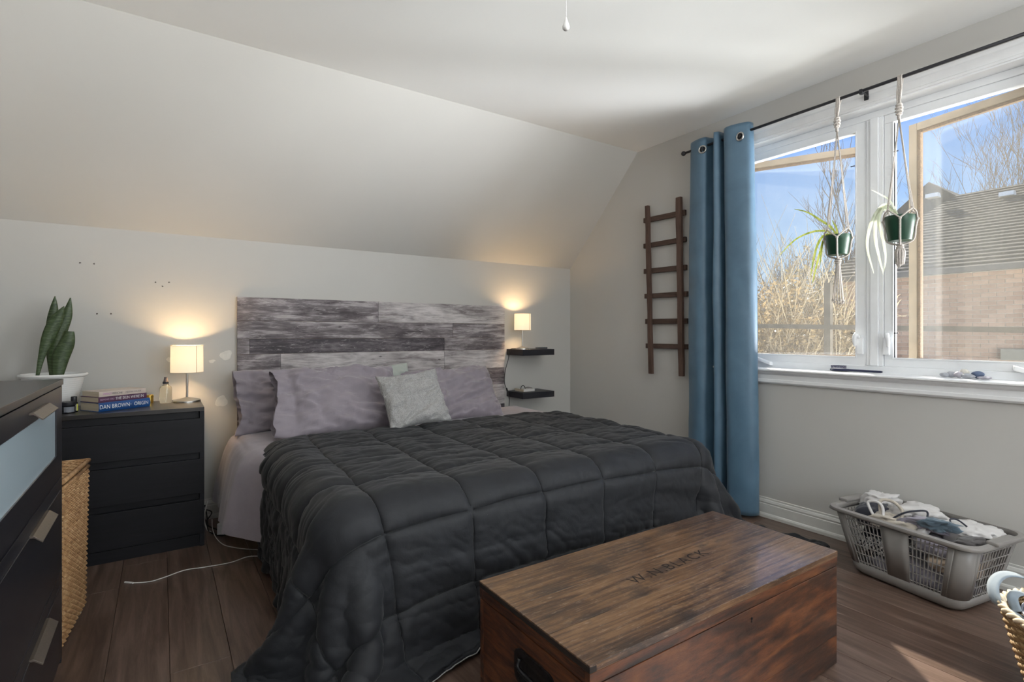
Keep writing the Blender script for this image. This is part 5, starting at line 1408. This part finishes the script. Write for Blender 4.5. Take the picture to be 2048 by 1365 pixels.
heap('white_shirt', (0.07, 0.215, 0.315), 0.085, 0.075, 0.045, m_c1, 'white shirt heaped over the navy hood', seed=6, fold=0.6)
heap('white_sweater', (0.035, 0.02, 0.290), 0.115, 0.130, 0.062, m_c1, 'white sweater in the middle of the clothes pile', seed=7, fold=0.6)
heap('cream_bag', (-0.095, 0.06, 0.282), 0.060, 0.090, 0.036, m_c3, 'cream cloth bag at the front of the clothes pile', seed=8, fold=0.5, rot=0.3)
heap('grey_scarf', (-0.05, -0.075, 0.310), 0.050, 0.110, 0.028, m_c6, 'grey scarf draped across the clothes pile', seed=9, fold=0.7, rot=0.35)
heap('blue_scrunchie', (-0.085, -0.125, 0.330), 0.030, 0.062, 0.026, m_c4, 'crumpled blue-grey scrunchie on top of the clothes', 'scrunchie', seed=10, fold=1.3, rot=0.2)
heap('white_tee', (0.055, -0.18, 0.290), 0.105, 0.100, 0.048, m_c1, 'white tee on the clothes pile at the grip end', seed=12, fold=0.45)
heap('charcoal_sock', (-0.075, -0.235, 0.296), 0.075, 0.040, 0.018, m_c5, 'charcoal sock tucked inside the basket rim', seed=14, fold=0.4)
def strap(name, pts, r, mat, label):
    P_ = [Vector((LBc[0], LBc[1], 0)) + lbx*a + lby*b + Vector((0,0,c)) for a, b, c in pts]
    o_ = MB().tube(smooth_path(P_, 6), r, 7).build(name, mat, None, smooth=True); tag(o_, label, 'strap', 'straps on the clothes pile')
strap('strap', [(-0.12,0.06,0.300),(-0.10,0.01,0.345),(-0.06,-0.03,0.362),(-0.02,-0.04,0.355),(-0.04,-0.05,0.335),(-0.10,-0.05,0.315)], 0.0045, m_c2, 'black cord loop across the white sweater')
strap('strap', [(-0.13,0.13,0.300),(-0.115,0.165,0.350),(-0.105,0.13,0.362),(-0.11,0.10,0.345),(-0.13,0.085,0.305)], 0.0065, m_c1, 'white strap loop standing on the navy hood')
strap('strap', [(-0.12,0.10,0.305),(-0.085,0.125,0.365),(-0.065,0.08,0.372),(-0.08,0.03,0.345),(-0.11,0.02,0.310)], 0.0075, m_c3, 'cream bag strap arching over the cream bag')
strap('strap', [(-0.01,-0.19,0.335),(-0.02,-0.16,0.356),(-0.045,-0.145,0.358),(-0.07,-0.16,0.345)], 0.0035, m_c2, 'thin black band beside the scrunchie')

# ------------------------------------------------------------------ seagrass basket at the frame's edge
gc = (2.390, 0.350); GR, GB, GH = 0.215, 0.135, 0.270
m_sg = NT('seagrass'); g_ = m_sg.noise(m_sg.coords((60,60,60)), 1.5, 4); m_sg.set(m_sg.ramp(g_, [(0.3, (0.22,0.125,0.055)), (0.55, (0.40,0.26,0.125)), (0.75, (0.60,0.45,0.27))]), 0.7); m_sg.bump(g_, 0.4, 0.003); m_sg = m_sg.m
sgb = thing('seagrass_basket', 'round woven seagrass basket beside the laundry basket', 'basket', (*gc, 0))
m_ = MB(); nrow = 24; nst = 44
for r in range(nrow):
    q = (r+0.5)/nrow; R_ = GB+(GR-GB)*q**0.8; pts = []
    for i in range(nst*2):
        ph = (1 if ((i//2+r) % 2 == 0) else -1) if i % 2 == 0 else 0
        a = 2*PI*i/(nst*2); pts.append((gc[0]+(R_+0.004*ph)*math.cos(a), gc[1]+(R_+0.004*ph)*math.sin(a), GH*q))
    m_.tube(pts, 0.0066, 6, closed=True)
for i in range(nst):
    a = 2*PI*i/nst; m_.tube([(gc[0]+(GB+(GR-GB)*q**0.8)*math.cos(a), gc[1]+(GB+(GR-GB)*q**0.8)*math.sin(a), GH*q) for q in np.linspace(0.02, 1, 7)], 0.003, 5)
o_ = m_.build('weave', m_sg, sgb, smooth=True); o_['kind'] = 'stuff'
m_ = MB()
for k in range(2):
    m_.tube([(gc[0]+(GR+0.006*math.cos(a*22+k*PI))*math.cos(a), gc[1]+(GR+0.006*math.cos(a*22+k*PI))*math.sin(a), GH+0.004+0.006*math.sin(a*22+k*PI)) for a in np.linspace(0, 2*PI, 265)[:-1]], 0.0075, 6, closed=True)
m_.build('braided_rim', plain('pale_seagrass', (0.62,0.52,0.38), 0.7, var=0.3, scale=60), sgb, smooth=True)
MB().lathe([(0.0001,0.006),(GB,0.006),(GR-0.01,GH-0.03)], (*gc, 0), 40).build('inner_wall', plain('basket_inside', (0.10,0.07,0.04), 0.9), sgb, smooth=True)
# contents
hat = thing('straw_hat', 'dark woven hat resting in the seagrass basket', 'hat', (gc[0]+0.02, gc[1]-0.005, 0.25))
m_hat = NT('navy_straw'); wv_ = m_hat.n('ShaderNodeTexWave'); wv_.inputs['Scale'].default_value = 60; wv_.inputs['Distortion'].default_value = 6; m_hat.l(m_hat.coords(), wv_.inputs['Vector']); m_hat.set(m_hat.ramp(wv_.outputs[1], [(0.3, (0.015,0.018,0.035)), (0.8, (0.14,0.15,0.21))]), 0.7); m_hat.bump(wv_.outputs[1], 0.5, 0.003); m_hat = m_hat.m
MB().lathe([(0.175,0.055),(0.150,0.066),(0.110,0.072),(0.085,0.078),(0.082,0.105),(0.070,0.130),(0.0001,0.138)], (gc[0]+0.02, gc[1]-0.005, 0.205), 40).build('brim_and_crown', m_hat, hat, smooth=True)
MB().tube([(gc[0]+0.02+0.175*math.cos(a), gc[1]-0.005+0.175*math.sin(a), 0.260) for a in np.linspace(0, 2*PI, 49)[:-1]], 0.0045, 6, closed=True).build('brim_edge', plain('hat_edge', (0.16,0.17,0.21), 0.6), hat, smooth=True)
belt = thing('webbing_belt', 'pale grey-blue webbing belt curling out of the seagrass basket', 'belt', (gc[0]-0.02, gc[1]+0.12, 0.26))
m_belt = cloth('grey_blue_webbing', (0.17,0.21,0.25), (0.24,0.28,0.32), wrinkle=0.1)
def ribbon(pts, w, nm):
    C_ = np.array(smooth_path(pts, 7)); rows_ = []
    for i in range(len(C_)):
        t_ = Vector(C_[min(i+1, len(C_)-1)]-C_[max(i-1, 0)]).normalized(); s_ = t_.cross(Vector((0.35, 0.75, 0.15))).cross(t_).normalized()
        rows_.append([tuple(Vector(C_[i])+s_*w*k) for k in (-1, -0.33, 0.33, 1)])
    o_ = MB().grid(np.array(rows_)).build(nm, m_belt, belt, smooth=True); so_ = o_.modifiers.new('thick', 'SOLIDIFY'); so_.thickness = 0.003
g0, g1 = gc
ribbon([(g0-0.06,g1+0.15,0.25), (g0-0.07,g1+0.21,0.275), (g0-0.03,g1+0.235,0.310), (g0+0.04,g1+0.23,0.330), (g0+0.10,g1+0.20,0.325), (g0+0.14,g1+0.15,0.295), (g0+0.14,g1+0.10,0.255)], 0.016, 'strap')
ribbon([(g0-0.05,g1+0.17,0.255), (g0-0.01,g1+0.19,0.285), (g0+0.05,g1+0.18,0.285), (g0+0.09,g1+0.14,0.255)], 0.014, 'strap')

# ------------------------------------------------------------------ ceiling fan above the frame, its pull chain hanging into view
cpos = np.array([0,0,CAM_H]) + _ray(1132, 60)*1.18
fx, fy = float(cpos[0])-0.02, float(cpos[1])-0.06
fan = thing('ceiling_fan', 'white ceiling fan whose bead pull chain hangs from above', 'ceiling fan', (fx, fy, 2.25))
m_fan = plain('fan_white', (0.72,0.72,0.71), 0.35, var=0.02)
MB().lathe([(0.07,ZC-0.001),(0.07,ZC-0.02),(0.03,ZC-0.05),(0.012,ZC-0.06),(0.012,ZC-0.13)], (fx,fy,0), 28).build('canopy', m_fan, fan, smooth=True, sharp=0.6)
MB().lathe([(0.02,ZC-0.12),(0.10,ZC-0.14),(0.12,ZC-0.17),(0.12,ZC-0.23),(0.09,ZC-0.26),(0.05,ZC-0.275),(0.045,ZC-0.31),(0.0001,ZC-0.32)], (fx,fy,0), 36).build('motor', m_fan, fan, smooth=True, sharp=0.6)
for k in range(5):
    a = 2*PI*k/5 + 0.25; e = Vector((math.cos(a), math.sin(a), 0)); s_ = Vector((-math.sin(a)*0.97, math.cos(a)*0.97, 0.2))
    A_ = []
    for (rr0, w_) in ((0.15,0.045),(0.22,0.058),(0.36,0.064),(0.50,0.066),(0.54,0.055),(0.555,0.030)):
        A_.append([tuple(Vector((fx,fy,ZC-0.235)) + e*rr0 + s_*(w_*q)) for q in (-1,-0.5,0,0.5,1)])
    bl = MB().grid(np.array(A_)).build('blade', m_fan, fan); so_ = bl.modifiers.new('thick', 'SOLIDIFY'); so_.thickness = 0.006
    MB().tube([Vector((fx,fy,ZC-0.225))+e*0.10, Vector((fx,fy,ZC-0.23))+e*0.2], 0.008, 8).build('blade_iron', m_fan, fan)
px, py, pz0 = float(cpos[0]), float(cpos[1]), float(cpos[2])
pc_ = MB()
pc_.tube([(px,py,ZC-0.29),(px,py,pz0+0.028)], 0.0006, 5)
zz = pz0+0.029
while zz < ZC-0.29:
    pc_.ball((px,py,zz), 0.0015, 6, 4); zz += 0.0038
pc_.build('bead_chain', m_chain if 'm_chain' in globals() else plain('chain_white', (0.72,0.70,0.70), 0.3, 0.3), fan)
MB().tube([(px,py,ZC-0.29),(fx,fy,ZC-0.285)], 0.004, 6).build('chain_outlet', m_fan, fan)
MB().lathe([(0.0012,0.030),(0.0022,0.027),(0.0050,0.018),(0.0080,0.009),(0.0078,0.004),(0.0045,0.0005),(0.0022,0.0)], (px,py,pz0-0.001), 20).build('pull_drop', plain('drop_white', (0.74,0.73,0.72), 0.25), fan, smooth=True)
# ------------------------------------------------------------------ outside
GZ = -2.8
m_ground = NT('dry_grass'); g_ = m_ground.noise(m_ground.coords((1,1,1)), 1.2, 6, 0.7); m_ground.set(m_ground.ramp(g_, [(0.3, (0.15,0.12,0.065)), (0.7, (0.25,0.21,0.125))]), 0.95); m_ground = m_ground.m
gr = MB().box(3.6, 70, -45, 70, GZ-0.2, GZ).build('yard', m_ground); tag(gr, 'pale dry winter lawn outside the window', 'lawn', kind='stuff')

# brick house across the yard
HXW = 13.0; HYa, HYb = -4.0, 5.9; EZ = 2.53; RDX, RZt = 17.0, 4.74
ho = thing('brick_house', 'neighbouring brick house with grey shingle roof seen through the window', 'house', (HXW+3, 1.0, GZ))
m_mort = plain('mortar', (0.46,0.42,0.37), 0.95)
MB().box(HXW, HXW+7.5, HYa, HYb, GZ, EZ+0.02).build('wall', m_mort, ho)
m_brick = NT('pink_brick'); oi_ = m_brick.n('ShaderNodeObjectInfo'); g_ = m_brick.noise(m_brick.coords((9,9,9)), 2, 4)
v_ = m_brick.math('ADD', m_brick.math('MULTIPLY', g_, 0.5), m_brick.math('MULTIPLY', oi_.outputs['Random'], 0.5)); m_brick.set(m_brick.ramp(v_, [(0.2, (0.26,0.165,0.12)), (0.8, (0.40,0.275,0.205))]), 0.9); m_brick = m_brick.m
BL_, BHh = 0.235, 0.0805
bmesh_ = MB().box(0, 0.012, -BL_/2+0.006, BL_/2-0.006, 0.005, BHh-0.005)
proto = bmesh_.build('brick', m_brick, None, origin=False); bme = proto.data; bpy.data.objects.remove(proto, do_unlink=True)
spots = []
for r in range(int((EZ-0.10-GZ)/BHh)):
    z = GZ + r*BHh
    y = HYa + (BL_/2 if r % 2 else BL_)
    while y < HYb - BL_/2:
        spots.append((y, z)); y += BL_
vis = [s_ for s_ in spots if 0.55 < s_[1] < 2.40 and 2.55 < s_[0] < 5.0]
vis.sort(key=lambda s_: s_[0]); near = set(vis[:300])
rest = MB()
for s_ in spots:
    if s_ in near:
        o_ = bpy.data.objects.new('brick', bme); COL.objects.link(o_); o_.location = (HXW-0.012, s_[0], s_[1]); set_parent(o_, ho)
    elif s_[1] > -1.0:
        rest.box(HXW-0.012, HXW, s_[0]-BL_/2+0.006, s_[0]+BL_/2-0.006, s_[1]+0.005, s_[1]+BHh-0.005)
rb_ = rest.build('bricks', m_brick, ho); rb_['kind'] = 'stuff'
# roof : shingle courses stepping up to the ridge, hipped at the far end
m_shin = NT('grey_shingle'); g_ = m_shin.noise(m_shin.coords((3,16,3), rnd=20), 2.0, 4, 0.7); m_shin.set(m_shin.ramp(g_, [(0.3, (0.055,0.050,0.040)), (0.7, (0.105,0.094,0.074))]), 0.95); m_shin = m_shin.m
ov = 0.35; ncs = 26
def rp(q):   # point on the roof slope : q 0 eave .. 1 ridge
    return HXW-ov + (RDX-(HXW-ov))*q, EZ-0.12 + (RZt-(EZ-0.12))*q
for k in range(ncs):
    q0, q1 = k/ncs, (k+1)/ncs
    xa, za = rp(q0); xb, zb = rp(q1)
    yl = 4.9+(HYb+ov-4.9)*(1-q0) if True else 0
    yl2 = 4.9+(HYb+ov-4.9)*(1-q1)
    m_ = MB().add([(xa,HYa-0.3,za+0.030),(xa,yl,za+0.030),(xb+0.03,yl2,zb+0.004),(xb+0.03,HYa-0.3,zb+0.004),(xa,HYa-0.3,za),(xa,yl,za),(xb+0.03,yl2,zb-0.02),(xb+0.03,HYa-0.3,zb-0.02)],
                  [(0,3,2,1),(4,5,6,7),(0,1,5,4),(1,2,6,5),(2,3,7,6),(3,0,4,7)])
    m_.build('shingle_course', m_shin, ho, recalc=True)
# hip side and back slope
x0_, z0_ = rp(0); x1_, z1_ = rp(1)
MB().add([(x0_,HYb+ov,z0_),(x1_+4.35,HYb+ov,z0_),(x1_,4.9,z1_),(x0_,HYb+ov,z0_-0.1),(x1_+4.35,HYb+ov,z0_-0.1),(x1_,4.9,z1_-0.1)], [(0,1,2),(5,4,3),(0,3,4,1),(1,4,5,2),(2,5,3,0)]).build('hip_slope', m_shin, ho, recalc=True)
MB().add([(x1_,HYa-0.3,z1_),(x1_,4.9,z1_),(x1_+4.35,HYb+ov,z0_),(x1_+4.35,HYa-0.3,z0_),(x1_,HYa-0.3,z1_-0.1),(x1_,4.9,z1_-0.1),(x1_+4.35,HYb+ov,z0_-0.1),(x1_+4.35,HYa-0.3,z0_-0.1)], [(0,1,2,3),(7,6,5,4),(0,4,5,1),(1,5,6,2),(2,6,7,3),(3,7,4,0)]).build('back_slope', m_shin, ho, recalc=True)
# higher gable rising behind the ridge
p_ = on_x(1880, 373, 18.0); 
MB().prism([(0,-1.25,4.2),(0,1.25,4.2),(0,0,p_.z)], (17.2, p_.y, 0), (3.0, 0, 0)).build('rear_gable', m_shin, ho, recalc=True)
m_gut = plain('dark_gutter', (0.10,0.095,0.085), 0.6)
MB().box(HXW-ov-0.06, HXW-ov+0.02, HYa-0.3, HYb+ov, EZ-0.20, EZ-0.09).build('gutter', m_gut, ho, bevel=0.01)
MB().box(HXW-ov, HXW+0.02, HYa-0.3, HYb+ov, EZ-0.14, EZ-0.11).build('soffit', plain('soffit', (0.30,0.27,0.22), 0.7), ho)
m_vent = plain('pale_vent', (0.75,0.75,0.72), 0.5)
for (u, v) in ((1866, 388), (2015, 384)):
    p = on_x(u, v, 16.2)
    MB().prism([(-0.12,0,0),(0.12,0,0),(0.05,0,0.10),(-0.10,0,0.10)], (16.2, p.y-0.13, p.z-0.10), (0,0.26,0)).build('roof_vent', m_vent, ho, recalc=True)
# small wall fixture low on the brick wall
pw = on_x(2030, 705, HXW)
MB().box(HXW-0.10, HXW-0.012, pw.y-0.30, pw.y+0.18, pw.z-0.15, pw.z+0.06).build('wall_box', plain('grey_box', (0.20,0.20,0.17), 0.6), ho, bevel=0.01)

# outdoor rail with a post, level with the window
rx = 8.2
pA = on_x(1490, 652, rx); pB = on_x(2075, 661, rx)
rl = thing('outdoor_rail', 'dark weathered horizontal rail on posts outside the window', 'railing', (rx, 2.5, GZ))
m_rl = plain('weathered_rail', (0.09,0.075,0.055), 0.85, var=0.3, scale=6)
MB().obox((pA+pB)/2, (pB-pA)/2*1.05, Vector((0.03,0,0)), Vector((0,0,0.034))).build('rail', m_rl, rl, recalc=True)
for u in (1656, 2120):
    p = on_x(u, 566, rx+0.05)
    MB().box(rx+0.02, rx+0.10, p.y-0.045, p.y+0.045, GZ, p.z).build('post', m_rl, rl)

# bare trees and golden winter shrubs
def bark(name, c1, c2):
    return plain(name, tuple((a+b)/2 for a, b in zip(c1, c2)), 0.9, var=0.35, scale=6)
m_bark = bark('grey_bark', (0.10,0.085,0.07), (0.18,0.15,0.12)); m_gold = plain('golden_twig', (0.32,0.225,0.11), 0.7, var=0.35, scale=4); m_pale = plain('pale_twig', (0.38,0.30,0.18), 0.7, var=0.25, scale=4)
def tree(loc, h, seed, label, mt, tw, spread=0.55, levels=4, r0=0.07, group='bare trees beyond the window', nb=(3,5), name='bare_tree'):
    rs = random.Random(seed); T_ = thing(name, label, 'tree', loc, group)
    trunk, twig = MB(), MB()
    def grow(p, d, L, r, lev):
        n = 4; pts = [p]; q = p; dd = d
        for i in range(n):
            dd = (dd + Vector((rs.uniform(-1,1), rs.uniform(-1,1), rs.uniform(-0.4,0.8)))*0.13).normalized(); q = q + dd*(L/n); pts.append(q)
        (trunk if lev < 2 else twig).tube(pts, [r*(1-0.55*i/n) for i in range(n+1)], 5 if lev < 2 else 3, cap=False)
        if lev >= levels: return
        k = rs.randint(*nb) + (1 if lev == 0 else 0)
        for i in range(k):
            t_ = rs.uniform(0.35, 1.0) if i else 1.0
            base = pts[min(int(t_*n), n)]
            ax = Vector((rs.uniform(-1,1), rs.uniform(-1,1), rs.uniform(-0.2,0.6))).normalized()
            nd = (dd*(1-spread*0.5) + ax*spread + Vector((0,0,0.18))).normalized()
            grow(base, nd, L*rs.uniform(0.50,0.78), max(r*0.55, 0.006), lev+1)
    grow(Vector(loc), Vector((rs.uniform(-0.1,0.1), rs.uniform(-0.1,0.1), 1)), h*0.42, r0, 0)
    trunk.build('trunk', mt, T_, smooth=True)
    tb_ = twig.build('twigs', tw, T_); tb_['kind'] = 'stuff'
    return T_
def gz(x, y): return (x, y, GZ)
def pos_u(u, x): p = on_x(u, 668, x); return (x, p.y, GZ)
tree(pos_u(1640, 15.5), 8.6, 3, 'tall bare tree with forked crown standing highest above the shrubs', m_bark, m_bark, spread=0.42, levels=5, r0=0.10)
tree(pos_u(1535, 13.0), 6.8, 5, 'bare grey tree next to the blue curtain, above the golden shrubs', m_bark, m_pale, spread=0.55, levels=5, r0=0.09)
tree(pos_u(1500, 17.0), 9.0, 8, 'thin bare tree half hidden by the blue curtain', m_bark, m_bark, spread=0.6, levels=5, r0=0.08)
for i, (u, h_) in enumerate(((1935, 11.6), (1985, 12.2), (2040, 12.6), (2100, 12.0))):
    tree(pos_u(u, 24.0), h_, 20+i, ('pale bare treetop behind the roof, next to the rear gable', 'pale bare treetop above the middle of the shingle ridge', 'tall pale treetop above the roof vent', 'pale treetop behind the far end of the roof')[i], m_pale, m_pale, spread=0.40, levels=5, r0=0.05, group='pale trees behind the roof')
m_lf = [leaf_mat('golden_leaf', (0.21,0.145,0.065), (0.42,0.31,0.16), 0.5), leaf_mat('olive_leaf', (0.17,0.135,0.06), (0.34,0.27,0.13), 0.5)]
def shrub(loc, rx_, ry_, h, seed, label, mi, nleaf=9000, ntw=420):
    rs = np.random.RandomState(seed); S_ = thing('winter_shrub', label, 'shrub', loc, 'golden winter shrubs')
    L_ = MB()
    d = rs.randn(nleaf, 3); d /= np.linalg.norm(d, axis=1)[:, None]
    rad = rs.rand(nleaf)**0.45*(0.8+0.35*fbm(d[:, 0]*2.5+seed, d[:, 1]*2.5+d[:, 2]*2, seed, 3))
    P_ = d*rad[:, None]*np.array([rx_, ry_, h/2]) + np.array([loc[0], loc[1], loc[2]+h/2])
    P_ = P_[P_[:, 2] > GZ+0.05]
    ax = rs.randn(len(P_), 3); ax /= np.linalg.norm(ax, axis=1)[:, None]; bx2 = np.cross(ax, rs.randn(len(P_), 3)); bx2 /= np.linalg.norm(bx2, axis=1)[:, None]
    sz = 0.035+0.045*rs.rand(len(P_)); 
    A_ = P_-ax*sz[:, None]; B_ = P_+bx2*sz[:, None]*0.35; C_ = P_+ax*sz[:, None]; D_ = P_-bx2*sz[:, None]*0.35
    V4 = np.stack([A_, B_, C_, D_], axis=1).reshape(-1, 3)
    L_.v = [tuple(p) for p in V4.tolist()]; L_.f = [(4*i, 4*i+1, 4*i+2, 4*i+3) for i in range(len(P_))]
    o_ = L_.build('foliage', m_lf[mi], S_); o_['kind'] = 'stuff'
    T_ = MB(); r2 = random.Random(seed)
    for i in range(ntw):
        a = r2.uniform(0, 2*PI); b = Vector((loc[0]+r2.uniform(-0.3,0.3)*rx_, loc[1]+r2.uniform(-0.3,0.3)*ry_, GZ+r2.uniform(0, h*0.75)))
        dv = Vector((math.cos(a)*rx_, math.sin(a)*ry_, r2.uniform(-0.1, 0.55)*h))*r2.uniform(0.4, 0.95)
        m1 = b + dv*0.5 + Vector((0,0,r2.uniform(0, 0.25))); T_.tube([b, m1, b+dv+Vector((0,0,r2.uniform(-0.35,0.1)))], [0.009, 0.006, 0.003], 3, cap=False)
    tw_ = T_.build('twigs', m_gold if seed % 2 else m_pale, S_); tw_['kind'] = 'stuff'
for (u, x, rx_, ry_, h, mi, lab) in ((1490, 11.5, 1.2, 1.3, 6.0, 0, 'golden shrub behind the curtain edge'), (1560, 10.2, 1.1, 1.2, 5.6, 0, 'dense golden shrub beyond the rail in the left casement'), (1610, 12.0, 1.2, 1.2, 6.0, 1, 'olive brown shrub rounding up behind the golden ones'), (1660, 10.8, 1.0, 0.9, 5.3, 0, 'golden shrub in front of the brick house corner'), (1705, 11.6, 0.8, 0.7, 4.9, 1, 'low brown shrub beside the window mullion')):
    shrub(pos_u(u, x), rx_, ry_, h, int(u), lab, mi)
# a few loose branches reaching before the brick wall
lb_ = thing('loose_branch', 'thin golden branch reaching in front of the brick wall', 'branch', pos_u(1800, 9.5)); bm_ = MB(); r2 = random.Random(9)
st_ = on_x(1760, 700, 9.5)
bm_.tube([(9.5, st_.y, GZ), (9.5, st_.y, st_.z), tuple(on_x(1780, 640, 9.5)), tuple(on_x(1800, 600, 9.5))], [0.03,0.02,0.012,0.006], 5, cap=False)
for k in range(16):
    a_ = on_x(1765+r2.uniform(0, 28), 690-r2.uniform(0, 95), 9.5); b_ = a_ + Vector((r2.uniform(-0.2,0.2), r2.uniform(-0.35,0.2), r2.uniform(0.0,0.25)))
    bm_.tube([a_, (a_+b_)/2+Vector((0,0,0.04)), b_], [0.008,0.006,0.003], 3, cap=False)
bm_.build('branch', m_pale, lb_)
